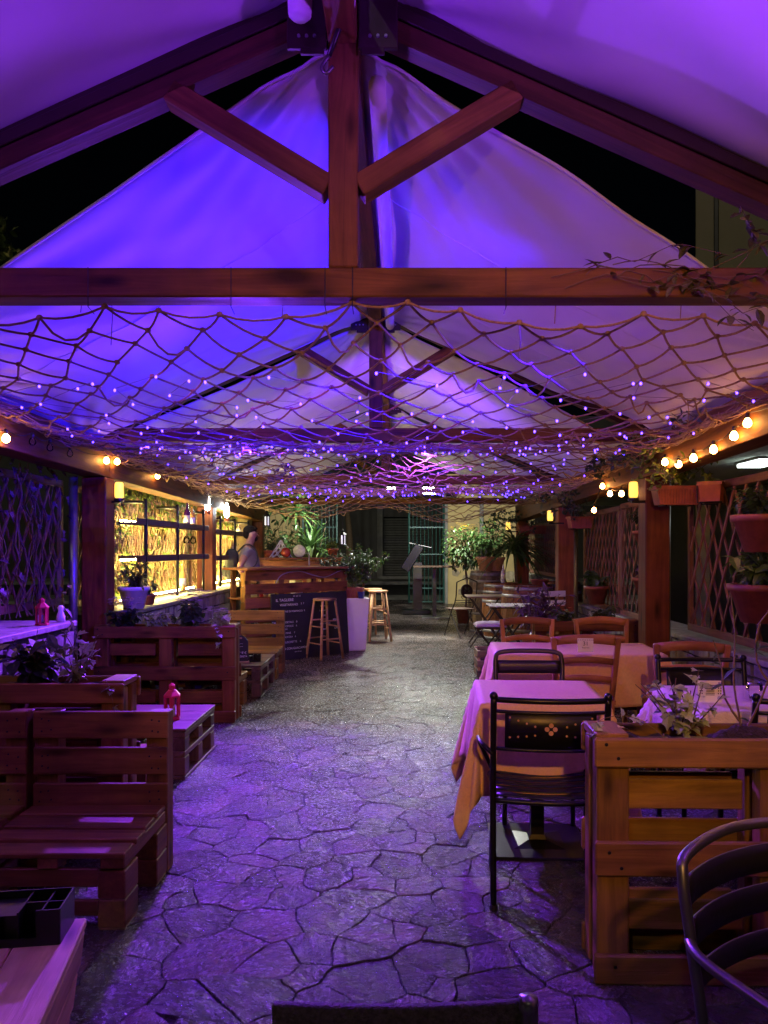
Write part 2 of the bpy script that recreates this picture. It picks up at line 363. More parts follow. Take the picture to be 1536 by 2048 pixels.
def build_floor():
    base = MB().box((-.2, 10.2, -.115), (5.7, 23.6, .2)).build('floor', M_grout); tag(base, kind='structure')
    r = random.Random(5); sx, sy = .20, .145; nx, ny = int(5.6 / sx), int(23 / sy); pts = {}
    for i in range(-1, nx + 1):
        for j in range(-1, ny + 1):
            pts[i, j] = (-3.0 + (i + .5 * (j % 2)) * sx + r.uniform(-.5, .5) * sx, -.9 + j * sy + r.uniform(-.5, .5) * sy)
    cells = []
    for (i, j), (x, y) in pts.items():
        if r.random() < .10: continue            # a gap that its neighbours fill: larger stones
        cells.append((i, j, x, y))
    live = {(i, j): (x, y, r.uniform(-.008, .008)) for i, j, x, y in cells}
    polys = []
    for i, j, x, y in cells:
        poly = [(x-.8, y-.8), (x+.8, y-.8), (x+.8, y+.8), (x-.8, y+.8)]
        for a in range(-3, 4):
            for b in range(-3, 4):
                q = live.get((i + a, j + b))
                if q and (a or b):
                    # slabs are wider than deep: stretched metric
                    dx, dy = q[0]-x, (q[1]-y); f = min(.85, max(.15, .5 + (live[i, j][2] - q[2]) / (2 * (dx*dx + dy*dy) + 1e-6))); poly = clip(poly, x + dx*f, y + dy*f, dx, dy)
                    if len(poly) < 3: break
            if len(poly) < 3: break
        if len(poly) >= 3 and -3.0 < x < 2.5 and -.8 < y < 21.6: polys.append((x, y, poly))
    def near(t):
        x, y, _ = t; px = 806 + 1540 * x / max(y, .3)
        vis = (-60 < px < 1600) and y > 2.25 and (-1.5 < x < 1.35 or (y > 9 and -2.3 < x < 1.7))
        return y if vis else 100 + y
    polys.sort(key=near)
    rest = MB(); tones = []
    def stone(mb, x, y, poly, tone):
        ring = []
        for k in range(len(poly)):
            a, b = poly[k], poly[(k + 1) % len(poly)]
            d = math.hypot(b[0]-a[0], b[1]-a[1]); n = 1 if d < .04 else (2 if d < .08 else (3 if d < .14 else 4))
            for q in range(n):
                t = q / n; p = V((a[0]+(b[0]-a[0])*t, a[1]+(b[1]-a[1])*t, 0))
                w = noise.noise_vector(p * 8) * .020 + noise.noise_vector(p * 29) * .010
                ring.append(V((p.x + w.x, p.y + w.y, 0)))
        c = V((x, y, 0)); n = len(ring); b = len(mb.v)
        h = r.uniform(-.002, .002); tx, ty = r.uniform(-.014, .014), r.uniform(-.014, .014)
        def put(s, z):
            for p in ring:
                d = (p - c); l = max(d.length, .01); q = c + d * max(.2, (l - s) / l)
                mb.v.append(V((q.x, q.y, z + h + (q.x-x)*tx + (q.y-y)*ty)))
        put(.0026, -.014); put(.0030, -.0022); put(.0055, 0)
        mb.v.append(V((x, y, h + .001)))
        for s in (0, 1):
            for k in range(n):
                k2 = (k + 1) % n; mb.face(b + s*n + k, b + s*n + k2, b + (s+1)*n + k2, b + (s+1)*n + k)
        for k in range(n): mb.face(b + 2*n + k, b + 2*n + (k + 1) % n, b + 3*n)
        return n * 3 + 1
    def settone(me, vals):
        at = me.attributes.new('tone', 'FLOAT', 'POINT'); at.data.foreach_set('value', vals)
    for k, (x, y, poly) in enumerate(polys):
        tone = r.random()
        if k < 300:
            mb = MB(); n = stone(mb, x, y, poly, tone); o = mb.build('paving_stone', M_stone, base); settone(o.data, [tone] * n)
        else: tones += [tone] * stone(rest, x, y, poly, tone)
    o = rest.build('paving_stones', M_stone, base); settone(o.data, tones); tag(o, kind='stuff')
build_floor()
M_asph = mat('asphalt', (.045, .046, .05), .7, var=.25, scale=3, bump=.3, bscale=80)
M_conc = mat('worn concrete', (.24, .235, .21), .8, var=.25, scale=3, bump=.25, bscale=30)
tag(MB().box((0, 60, -.31), (260, 240, .36)).build('ground', mat('dark earth', (.05, .045, .035), .9, var=.3, scale=2)), kind='structure')
tag(MB().box((0, 28.2, -.10), (80, 7.6, .10)).build('road', M_asph), kind='structure')
tag(MB().box((0, 22.9, -.06), (80, 2.9, .08)).build('pavement', M_conc), kind='structure')
tag(MB().box((0, 33.6, -.03), (80, 3.2, .22)).build('pavement', M_conc), kind='structure')

# ================================================================ timber pergola
RX0, LX, RXX = -.23, -2.60, 2.14
TD = [-.57, 3.0, 6.57, 10.2, 13.8]
def dz(D): return -.0155 * (D - 3)
perg = thing('pergola', 'dark timber pergola with king post trusses over the aisle', 'pergola', (0, 0, 0))
for X, xs in ((LX, -1), (RXX, 1)):
    ys = [-1.0, 3.0, 6.57, 10.2, 13.98]
    for a, b in zip(ys, ys[1:]):
        beam(perg, 'eave_beam', (X, a + .002, 2.255 + dz((a))), (X, b - .002, 2.255 + dz((b))), .20, .29, M_truss)
    for D in TD[1:]:
        board(perg, 'post', (X, D, 1.055 + dz(D) / 2), (.205, .205, 2.10 + dz(D)), M_post, b=.008)
for k, D in enumerate(TD):
    z = dz(D)
    board(perg, 'tie_beam', ((LX + RXX) / 2, D, 2.4685 + z), (5.02, .115, .113), M_truss, b=.006)
    if k == 0: continue
    board(perg, 'king_post', (RX0, D, 2.965 + z), (.113, .11, .876), M_truss, b=.006)
    beam(perg, 'brace', (RX0 - .058, D, 2.845 + z), (-.90, D, 3.215 + z), .085, .10, M_truss, up=(0, 1, 0))
    beam(perg, 'brace', (RX0 + .058, D, 2.845 + z), (.44, D, 3.215 + z), .085, .10, M_truss, up=(0, 1, 0))
    for s in (-1, 1):
        e = V((RX0 + s * 2.52, D, 2.41 + z)); a = V((RX0 + s * .02, D, 3.52 + z))
        beam(perg, 'rafter', a + V((0, 0, 0)), e, .075, .10, M_rafter, up=(0, 1, 0))
        d = (e - a).normalized(); nrm = V((-d.z * s, 0, d.x * s)) * 1
        if nrm.z < 0: nrm = -nrm
        # sliding track of the canopy on top of the rafter: body and two lips
        beam(perg, 'track', a + nrm * .085, e + nrm * .085, .12, .055, M_track, up=(0, 1, 0), b=.012)
        beam(perg, 'track_lip', a + nrm * .062 + V((0, -.052, 0)), e + nrm * .062 + V((0, -.052, 0)), .045, .012, M_track, up=(0, 1, 0), b=.003)
        beam(perg, 'track_lip', a + nrm * .125 + V((0, -.02, 0)), e + nrm * .125 + V((0, -.02, 0)), .11, .014, M_track, up=(0, 1, 0), b=.004)
    # apex plates with bolts
    for s in (-1, 1):
        pl = board(perg, 'apex_plate', (RX0 + s * .135, D - .075, 3.44 + z), (.15, .02, .19), M_track, b=.003)
        link('plate_tab', bmesh_box(.05, .018, .09, M_track, .003), pl, T(-.09, 0, s*.02) )
        for q in (-.03, 0, .03): MB().lathe([(.007, 0), (.006, .006)], 8, RX(PI/2)).build('bolt', M_alu, pl, M=T(-.05, -.01, q))
for a, b in zip(TD, TD[1:]):
    beam(perg, 'ridge_beam', (RX0, a + .06, 3.44 + dz(a)), (RX0, b - .06, 3.44 + dz(b)), .11, .13, M_truss)
# wire staples hanging round the near tie beam
for x in (176, 462, 650, 705, 1012): 
    p = P(x, 545, 2.93); MB().tube([p + V((0, 0, .02)), p + V((0, .0, -.13)), p + V((0, .06, -.14))], .002, 4).build('hanging_wire', M_cable, perg)

# crank rod hanging at the apex, two rolled canopy sleeves
c = thing('crank_rod', 'thin metal crank rod hooked at the roof apex', 'crank', (RX0, 2.86, 3.3))
MB().tube([(.03, 0, .22), (-.0, 0, .1), (-.045, 0, -.02)], .010, 8).build('rod', M_dark, c, True)
MB().tube(crom([(-.045, 0, -.02), (-.07, 0, -.06), (-.055, 0, -.085), (-.03, 0, -.06)], 4), .008, 6).build('hook', M_grey, c, True)
for X, y0, z0, wh in ((-.375, 37, 3.377, 'left'), (-.215, 18, 3.41, 'right')):
    m = MB(); n = 10
    m.lathe([(.03, 0), (.042, .012), (.044, .05)] + [(.043 + .003 * math.sin(q * 2.2), .05 + q * .02) for q in range(1, 16)], 14)
    o = m.build('rolled_sleeve', M_fab, None, True, T(X, 2.8, z0 - .0)); tag(o, f'{"longer" if wh=="left" else "shorter"} rolled white canvas sleeve hanging at the roof apex', 'canvas roll', 'rolled sleeves at the apex')

# ================================================================ canopy panels
def canopy(label, s, Da, Db, scal0, scal1, seed):
    W = 2.46; ns = 80; nv = 100
    def fn(u, v):
        dx = .05 + u * (W - .05)
        o0 = .10 + scal0 * (dx / 1.64) ** 1.25 * .47; o1 = .05 + scal1 * (dx / 1.64) ** 1.25 * .3
        a, b = Da + o0, Db - o1; D = a + (b - a) * v
        Z = 3.478 + dz(D) - .445 * dx
        if not scal0: Z += .17
        ed = math.sin(PI * v) ** .7 * math.sin(PI * min(1, u * 1.02))
        Z -= .09 * ed
        # pulled folds run from the corners across the cloth
        w = .016 * math.sin((u * 9 + v * 5 + seed) * 2 + 3 * noise.noise(V((u * 2, v * 2, seed)))) * max(0, noise.noise(V((u * 1.5, v * 1.5, seed + 9))) + .25)
        cx, cy2 = (1 - u), (v if v < .5 else 1 - v)
        ang = math.atan2(cy2 + .02, cx + .02); rr = math.hypot(cx, cy2)
        w += .020 * math.sin(ang * 34 + seed) * math.exp(-rr * 2.6) * min(1, rr * 8)
        cx = u; ang = math.atan2(cy2 + .02, cx + .02); rr = math.hypot(cx, cy2)
        w += .015 * math.sin(ang * 26 + seed * 2) * math.exp(-rr * 3) * min(1, rr * 8)
        w += .020 * abs(math.sin(PI * (v * 2.5 + u * .9 + seed * .3)))
        return (RX0 + s * dx, D, Z + w)
    m = MB().grid(fn, ns, nv); o = m.build('canopy_panel', M_fab, None, True)
    tag(o, label, 'canopy', 'white canvas roof panels')
    md = o.modifiers.new('thick', 'SOLIDIFY'); md.thickness = .002
    for v in (.34, .67):
        MB().tube([V(fn(i / ns, v)) - V((0, 0, .003)) for i in range(ns + 1)], .0045, 4, flat=.5).build('seam', M_fab, o, True)
    for v in (0, 1): MB().tube([fn(i / ns, v) for i in range(ns + 1)], .008, 5).build('hem', M_fab, o, True)
    return o
nm = ['nearest', 'second', 'third', 'fourth']
for k in range(4):
    a, b = TD[k], TD[k + 1]
    for s in (-1, 1):
        sd = 'left' if s < 0 else 'right'
        lab = [f'canvas roof panel above the camera, {sd} slope in front of the first truss', f'{"blue" if s<0 else "purple"} lit canvas roof panel on the {sd} slope behind the first truss',
               f'canvas roof panel on the {sd} slope behind the second truss', f'pale canvas roof panel on the {sd} slope behind the third truss'][k]
        canopy(lab, s, a - (.5 if k == 0 else 0), b + (.07 if k == 0 else 0), 0 if k == 0 else (1 if k == 1 else (.1 if s < 0 else .6)), 0 if k == 0 else (.05 if s < 0 else .5), k * 3.1 + s)
o = MB().tube([(-.105, 3.12 + q * .166, 3.325 + dz(3.1 + q*.166) + .004 * math.sin(q)) for q in range(20)], .036, 10, flat=1.3).build('rolled_flap', M_fab, None, True)
tag(o, 'narrow rolled canvas flap running along the ridge behind the king post', 'canvas roll')

# ================================================================ rope net under the ties
def lerp_tab(tab, x):
    for (a, ya), (b, yb) in zip(tab, tab[1:]):
        if x <= b: t = (x - a) / (b - a); t = t * t * (3 - 2 * t) * .5 + t * .5; return ya + (yb - ya) * t
    return tab[-1][1]
NET = [(3.0, 2.40), (3.6, 2.275), (4.4, 2.155), (5.2, 2.14), (6.2, 2.24), (6.6, 2.31), (7.2, 2.19), (8.0, 2.085), (8.8, 2.075), (9.7, 2.18), (10.2, 2.25), (10.8, 2.13), (11.7, 1.94)]
def netp(x, D):
    z = lerp_tab(NET, D); w = min(1, abs(x + .23) / 2.25)
    if D > 10.4: z += (D - 10.4) * .11 * math.cos((x + .35) * 2.7)
    ze = 2.30 + dz(D) * 1.4; k = w ** 2.6; z = z * (1 - k) + ze * k
    if D < 3.6: z += (3.6 - D) / .6 * (.03 * math.cos(x * 5.5) - .02)
    d2 = ((x + .14) ** 2 + (D - 6.6) ** 2); z += .07 * math.exp(-d2 / .12)
    nn = noise.noise_vector(V((x * 1.4, D * 1.4, 3.3))) * .05 + noise.noise_vector(V((x * 6, D * 6, 1.3))) * .026
    return V((x + nn.x * 1.2, D + nn.y * 1.6, z + nn.z))
def net():
    a, b = .118, .165; cords, knots = MB(), MB(); n = {}
    for j in range(0, 12 + int((8.7 - 12 * b) / .118) + 1):
        for i in range(-19, 20):
            if (i + j) % 2 == 0: n[i, j] = netp(RX0 + i * a, 3.02 + (j * b if j < 12 else 12 * b + (j - 12) * .118))
    r = random.Random(2)
    jm = max(j for _, j in n)
    for (i, j), p in n.items():
        big = p.y < 7
        for q in ((i - 1, j + 1), (i + 1, j + 1)):
            if q in n:
                if r.random() < .012: continue
                g = n[q]; L = (g - p).length; sg = r.uniform(.0, .016) + (.06 if r.random() < .05 else 0)
                cords.tube(sagline(p, g, sg, 4 if big else 2), .0052 if big else .0056, 5 if big else 4, False)
        if abs(i) == 19 or (abs(i) == 18) or j == 0 or j == jm or j == jm - 1:
            for q in ((i + 2, j), (i, j + 2)):
                if q in n and (j in (0, jm, jm - 1) if q[1] == j else abs(i) >= 18): cords.tube(sagline(p, n[q], .02 if j == 0 else .01, 4), .0050, 5, False)
        knots.ball(p, .0140 if big else .0112, 6, 4, (1, 1, .85))
    for k in range(140):       # frayed strands along both side edges
        s = r.choice((-1, 1)); D = r.uniform(3.6, 10.4); p = netp(RX0 + s * r.uniform(2.0, 2.25), D); q = netp(RX0 + s * r.uniform(2.0, 2.28), D + r.uniform(.3, 1.1))
        cords.tube(sagline(p, q, r.uniform(-.02, .05), 5), .0035, 4, False)
    for k in range(60):        # bundle gathered under the middle of the second tie
        an = r.uniform(0, 2 * PI); p = V((-.14 + r.uniform(-.03, .03), 6.62, 2.35 + r.uniform(-.1, .04))); q = netp(-.14 + math.cos(an) * r.uniform(.2, .7), 6.6 + math.sin(an) * r.uniform(.2, .9))
        cords.tube(sagline(p, q, .02, 4), .003, 4, False)
    root = cords.build('rope_net', M_rope, None, True); tag(root, 'knotted rope net slung beneath the roof trusses across the aisle', 'net')
    tag(knots.build('knots', M_rope, root, True), kind='stuff')
    hang = MB()
    for x in (-1.28, -.5, -.23, .62, 1.1, -2.0):
        p = netp(x, 3.05); hang.tube([p, (p.x + .01, 3.06, 2.54)], .002, 4)
        p = netp(x, 6.6); hang.tube([p, (p.x, 6.6, 2.42)], .003, 4)
        p = netp(x, 10.2); hang.tube([p, (p.x, 10.2, 2.38)], .003, 4)
    hang.build('hanging_string', M_rope, root)
    for x, y, yl in ((222, 575, 690), (1038, 640, 720), (1375, 800, 850)):
        p = P(x, y, 3.3); p2 = P(x, yl, 3.3); MB().tube([p, p.lerp(p2, .5) + V((.006, 0, 0)), p2], .0022, 4).build('loose_cord', M_rope, root)
net()
fm = MB().ball((0, 0, 0), .0066, 7, 5, (1, 1, 1.25)).mesh('bulb', M_fairy, True)
fr = random.Random(9)
for k in range(12):
    x0 = -2.0 + k * .33; x1 = x0 * .45 - .1 + fr.uniform(-.1, .1)
    pts = []
    n = 36
    for i in range(n):
        t = i / (n - 1); D = 3.6 + t ** .95 * 7.1 + fr.uniform(-.08, .08)
        zig = .22 * math.sin(i * 1.9 + k) + fr.uniform(-.08, .08)
        x = x0 * (1 - .15 * t) + zig
        pts.append(netp(x, D) + V((0, 0, -.022 + fr.uniform(-.012, .01))))
    w = MB().tube(pts, .0016, 4, False).build('fairy_light_string', M_wire)
    ordn = ['leftmost', 'second', 'third', 'fourth', 'fifth', 'sixth', 'seventh', 'eighth', 'ninth', 'tenth', 'eleventh', 'rightmost'][k]
    tag(w, f'{ordn} strand of violet fairy lights from the left on the rope net', 'fairy lights', 'fairy light strands on the net')
    for p in pts: link('bulb', fm, w, T(p.x, p.y, p.z - .008) @ RX(fr.uniform(-.8, .8)))

# ================================================================ flood lamps
def aim(o, d): o.rotation_euler = V(d).to_track_quat('-Z', 'Y').to_euler()
def spot(parent, loc, d, energy, col, size, blend=.6, rad=.06):
    l = bpy.data.lights.new('lamp', 'SPOT'); l.energy = energy; l.color = col; l.spot_size = RAD(size); l.spot_blend = .95; l.shadow_soft_size = rad
    o = bpy.data.objects.new('lamp_light', l); COL.objects.link(o); o.parent = parent; o.location = loc; aim(o, d); return o
def flood(label, loc, d, energy, col, size, es=30, w=.2, rad=.03):
    t = thing('flood_lamp', label, 'flood lamp', loc); d = V(d).normalized()
    M = d.to_track_quat('Y', 'Z').to_matrix().to_4x4()
    link('housing', bmesh_box(w, .06, w * .75, M_black, .006), t, M @ T(0, -.035, 0))
    link('lens', bmesh_box(w * .86, .006, w * .6, glow('lens glow', col, es), 0), t, M)
    MB().tube([M @ V((-w*.56, -.03, 0)), M @ V((-w*.56, -.14, 0)), M @ V((w*.56, -.14, 0)), M @ V((w*.56, -.03, 0))], .008, 6).build('bracket', M_black, t)
    spot(t, d * .07, d, energy, col, size, rad=rad); return t
flood('white flood lamp shining back up the aisle from the far truss', (.47, 14.05, 2.50), (-.05, -1, -.80), 1700, WHITE, 70, 70, .26)
flood('smaller white flood lamp hanging left of the bright one', (-1.42, 14.2, 2.50), (-.15, .8, -.45), 420, WHITE, 150, 40, .2)
flood('white flood lamp lighting the gate and the plants beside it', (.9, 14.3, 2.46), (.1, 1, -.32), 800, WHITE, 150, 30, .2)
flood('added white flood lamp over the far aisle pointing down', (-.2, 12.7, 2.44), (0, -.42, -1), 760, WHITE, 104, 30, .16)  # extra lamp added to whiten the far floor but not the near one
flood('added blue flood lamp behind the near tie beam aimed at the near left canopy', (1.30, 3.18, 2.505), (-2.9, 1.35, .2), 1500, BLUE, 66, 6, .09)  # unseen fixture, added to carry blue light onto the left canopy
flood('added blue flood lamp behind the near tie beam aimed deeper under the left canopy', (1.12, 3.18, 2.505), (-2.6, 3.0, .15), 1700, BLUE, 64, 6, .09)  # second unseen lamp, added to spread the blue along the slope
flood('added violet flood lamp behind the near tie beam aimed at the right canopy', (-1.80, 3.18, 2.505), (2.9, 2.3, .22), 330, (.25, .025, .9), 56, 6, .09)  # unseen fixture, added to turn the right canopy violet
flood('added violet flood lamp on the left eave beam of the nearest bay', (-2.20, 1.5, 2.34), (.5, .12, 1), 520, (.22, .025, 1), 130, 6, .13, .12)  # out of view, added to colour the canopy above the camera
flood('added violet flood lamp on the right eave beam of the nearest bay', (1.75, 1.5, 2.34), (-.5, .12, 1), 450, (.27, .03, .95), 130, 6, .13, .12)  # its counterpart out of view, added for the right slope
flood('added violet flood lamp under the second tie aimed at the floor', (-1.3, 6.5, 2.30), (.22, -1.15, -.8), 2500, (.22, .035, 1), 124, 8, .14, .07)  # added to tint the paving violet, no such fixture seen
flood('added violet flood lamp under the second tie aimed at the bar and far canopy', (.2, 6.74, 2.33), (-.12, 1, -.02), 430, (.24, .05, 1), 140, 6, .12)  # added so that the bar front and rear canopy turn violet
flood('added unseen warm flood lamp behind the camera', (.25, -.9, 2.32), (.05, 1, -.165), 450, (1, .42, .075), 56, 6, .16)  # out of view, added to warm the right planter and near timber
# ================================================================ warm bulb strings
bm_ = MB().lathe([(.006, .034), (.014, .026), (.0215, .012), (.024, 0), (.0215, -.012), (.012, -.021), (.003, -.024)][::-1], 10).mesh('bulb', M_bulb, True)
bm_off = MB().lathe([(.006, .034), (.014, .026), (.0215, .012), (.024, 0), (.0215, -.012), (.012, -.021), (.003, -.024)][::-1], 10).mesh('bulb', M_glass, True)
cap_ = MB().lathe([(.009, .03), (.012, .034), (.012, .058), (.005, .064)], 8).mesh('socket', M_cable)
def bulbs(label, X, pix, off=(), extra=()):
    pts = []
    for (x, y) in pix:
        D = abs(X) * 1540 / abs(x - 806); pts.append(P(x, y, D))
    pts = [V(p) for p in extra] + pts
    pts.sort(key=lambda p: p.y)
    line = []
    for a, b in zip(pts, pts[1:]): line += sagline(a + V((0, 0, .062)), b + V((0, 0, .062)), .03, 6)[:-1]
    line.append(pts[-1] + V((0, 0, .062)))
    w = MB().tube(line, .0035, 5, False).build('bulb_string', M_cable); tag(w, label, 'string lights', 'warm bulb strings along the eaves')
    for i, p in enumerate(pts):
        o = link('bulb', bm_off if i in off else bm_, w, T(*p)); link('socket', cap_, o)
bulbs('string of lit warm round bulbs along the right eave beam', 2.0, [(1495, 847), (1468, 873), (1427, 900), (1387, 917), (1357, 929), (1330, 925), (1243, 988), (1220, 988), (1205, 973), (1188, 1021)],
      extra=[(2.0, 3.6, 2.2), (2.0, 2.9, 2.16), (2.0, 2.2, 2.2), (2.0, 1.5, 2.17), (2.0, .8, 2.2), (2.0, 0, 2.2), (2.0, -.7, 2.2)])
bulbs('string of warm bulbs along the left eave beam, some of them unlit', -2.46, [(12, 878), (65, 884), (100, 896), (140, 908), (213, 922), (234, 924), (315, 953)], off=(8, 9, 10),
      extra=[(-2.46, 4.6, 2.14), (-2.46, 3.7, 2.18), (-2.46, 2.9, 2.16), (-2.46, 2.1, 2.18), (-2.46, 1.2, 2.16), (-2.46, .3, 2.2), (-2.46, -.6, 2.2)])

def torch(label, loc, s):
    t = thing('wall_lamp', label, 'lamp', loc, 0, 'amber bracket lamps on the posts')
    MB().lathe([(.028, -.065), (.036, -.06), (.039, -.03), (.037, .04), (.034, .062), (.026, .068)], 14).build('glass_shade', M_torch, t, True)
    MB().lathe([(.045, -.09), (.045, -.072), (.02, -.066)], 12).build('base', M_black, t)
    link('bracket', bmesh_box(.2, .05, .02, M_black, .003), t, T(s * .08, 0, -.10))
torch('amber glowing lamp on the bracket of the right post by the net', (1.945, 6.5, 1.945), 1)
torch('amber glowing lamp beside the left post before the lit shelves', (-2.44, 6.62, 1.95), -1)
torch('amber glowing lamp on the farther right post by the trough', (1.93, 10.1, 1.88), 1)
torch('small amber lamp glowing among the drooping leaves at the far end', (1.87, 13.7, 1.85), 1)
def flame(label, loc):
    t = thing('flame_lamp', label, 'lamp', loc, 0, 'white flame lamps at the shelf post')
    MB().lathe([(.012, -.10), (.03, -.08), (.036, -.03), (.030, .02), (.022, .07), (.008, .11)], 10).build('bulb', M_flame, t, True)
    MB().lathe([(.035, -.15), (.04, -.13), (.03, -.10)], 10).build('holder', M_terra, t)
flame('white flame shaped lamp in front of the orange post', (-2.52, 9.93, 2.04))
flame('white flame shaped lamp just behind the orange post', (-2.46, 10.75, 1.98))

# ================================================================ left side: low stone wall, lattices, ivy
M_wallst = mat('wall cladding stone', (.12, .105, .095), .6, var=.3, scale=9, bump=.5, bscale=25, col2=(.27, .25, .23))
def stone_wall(label, x0, x1, y0, y1, h, nx, seed):
    w = thing('stone_wall', label, 'wall', ((x0 + x1) / 2, (y0 + y1) / 2, 0)); X, Y = x1 - x0, y1 - y0
    link('core', bmesh_box(X - .05, Y - .04, h - .04, M_grout, 0), w, T(0, 0, (h - .04) / 2))
    link('coping', bmesh_box(X + .04, Y + .02, .04, M_wallst, .006), w, T(0, 0, h - .02))
    r = random.Random(seed); n = 0; z = 0
    while z < h - .08:
        hh = min(r.uniform(.14, .24), h - .045 - z); y = -Y / 2
        while y < Y / 2 - .03:
            l = min(r.uniform(.12, .3), Y / 2 - y); q = r.uniform(-.03, .03)
            pts = [(0, y + .006 + r.uniform(0, .02), z + .006), (0, y + l - .006 - r.uniform(0, .02), z + .006 + r.uniform(0, .02)), (0, y + l - .006, z + hh - .006), (0, y + .006 + r.uniform(0, .03), z + hh - .006 - r.uniform(0, .02))]
            t = r.uniform(.018, .036)
            MB().prism([(nx * (X / 2 - .026), p[1], p[2]) for p in (pts if nx < 0 else pts)], (nx * t, 0, 0)).build('cladding_stone', M_wallst, w); n += 1
            y += l
        z += hh
    return w
stone_wall('low stone clad wall by the left post with pink lantern on it', -2.98, -2.33, 3.3, 5.45, .94, 1, 3)
stone_wall('low stone clad counter under the lit shelves', -2.98, -2.40, 6.8, 12.9, .90, 1, 4)

slat_cache = {}
def lattice(label, X, y0, y1, z0, z1, joined=False, mid=False, tilt=.52, sp=.165):
    t = thing('lattice_panel', label, 'lattice', (X, (y0 + y1) / 2, z0), 0, 'brown garden lattice panels'); Y, H = y1 - y0, z1 - z0
    for z in (.03, H - .03): board(t, 'rail', (0, 0, z), (.035, Y, .06), M_lattice)
    for y in [-Y / 2 + .028, Y / 2 - .028] + ([0] if mid else []): board(t, 'stile', (0, y, H / 2), (.034, .055, H - .122), M_lattice)
    hh, hy = H / 2 - .06, Y / 2 - .05
    mb = MB(); dy = math.tan(tilt)  # slat direction (dy, 1)
    for sg, xx in ((1, .008), (-1, -.008)):
        k = -int((hy + hh * dy) / sp) - 1
        while k * sp < hy + hh * dy:
            c0 = k * sp; k += 1
            za, zb = -hh, hh
            # y = c0 + sg*dy*z within +-hy
            lo, hi = (-hy - c0) / (sg * dy), (hy - c0) / (sg * dy)
            if lo > hi: lo, hi = hi, lo
            za, zb = max(za, lo), min(zb, hi)
            if zb - za < .06: continue
            a, b = V((xx, c0 + sg * dy * za, za + H / 2)), V((xx, c0 + sg * dy * zb, zb + H / 2))
            if joined:
                d = b - a; ang = math.atan2(d.y, d.z); mb.box((a + b) / 2, (.012, .024, d.length), RX(-ang))
            else: beam(t, 'slat', a, b, .024, .012, M_lattice, up=(1, 0, 0), b=0)
    if joined: tag(mb.build('slats', M_lattice, t), kind='stuff')
lattice('dark lattice with dry vines left of the left post', -2.86, 3.3, 5.0, .98, 2.02)
lattice('narrow dark lattice right behind the left post', -2.86, 5.12, 6.45, .98, 2.02)
lattice('lattice behind the left flower pot next to the shelves', -2.86, 6.7, 8.3, .94, 2.0)
lattice('lattice behind the lit bottle shelves before the orange post', -2.86, 8.36, 10.05, .94, 1.98)
lattice('lattice behind the far lit shelves past the orange post', -2.86, 10.35, 12.9, .94, 1.95, True)
lattice('lattice with hanging pots at the right edge of the frame', 2.50, 3.9, 6.72, .74, 1.98, sp=.20)
lattice('right lattice just beyond the window box post', 2.50, 7.35, 8.8, .70, 1.96)
lattice('right lattice next to the farther red post', 2.50, 8.86, 10.6, .70, 1.94)
lattice('far right lattice above the concrete block wall', 2.50, 11.9, 15.2, .98, 1.9, True, True)
# pale drain poles by the right posts
for x, y, lab in ((2.31, 6.75, 'pale vertical pole beside the right window box post'), (2.33, 10.4, 'pale vertical pole beside the farther right post'), (-2.72, 6.35, 'pale metal pole behind the left post')):
    o = MB().tube([(x, y, 0), (x, y, 2.05)], .035, 10).build('metal_pole', M_alu, None, True); tag(o, lab, 'pole')
# ivy on the left lattice behind the shelves
def ivy(label, X, y0, y1, z0, z1, ns, nl, seed, ms=M_vine, ml=M_leafb, topheavy=True, sp=.05):
    r = random.Random(seed); st, lf = MB(), MB()
    for k in range(ns):
        y = r.uniform(y0, y1); pts = [V((X + r.uniform(-.01, sp), y, z0))]; top = z1 - r.uniform(0, .35) * (z1 - z0); z = z0
        drift = r.uniform(-.3, .3)
        while z < top:
            z += r.uniform(.08, .16); y += drift * .1 + r.uniform(-.05, .05); pts.append(V((X + r.uniform(-.02, sp), y, z)))
        st.tube(crom(pts, 2), r.uniform(.004, .010), 4, False)
    for k in range(nl):
        t = r.random(); z = z0 + (z1 - z0) * ((1 - t * t * .35) if (topheavy and r.random() < .65) else r.random())
        p = V((X + r.uniform(0, sp + .03), r.uniform(y0, y1), z)); d = V((r.uniform(.1, 1), r.uniform(-1, 1), r.uniform(-1, .3)))
        lf.leaf(p, d, (1, 0, .4), r.uniform(.05, .085), r.uniform(.045, .075), 'ivy')
    root = thing('climbing_ivy', label, 'ivy', (0, 0, 0))
    tag(st.build('stems', ms, root, True), kind='stuff'); tag(lf.build('leaves', ml, root), kind='stuff')
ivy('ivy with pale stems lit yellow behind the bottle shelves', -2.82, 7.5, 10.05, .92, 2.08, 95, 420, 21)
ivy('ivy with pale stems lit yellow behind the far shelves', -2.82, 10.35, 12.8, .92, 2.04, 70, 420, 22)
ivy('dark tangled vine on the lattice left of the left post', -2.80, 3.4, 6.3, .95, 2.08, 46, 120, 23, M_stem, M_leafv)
ivy('small leafy vine hanging left of the shelves behind the post', -2.76, 6.75, 7.6, .95, 1.95, 22, 130, 24, M_stem, M_leafb, False)

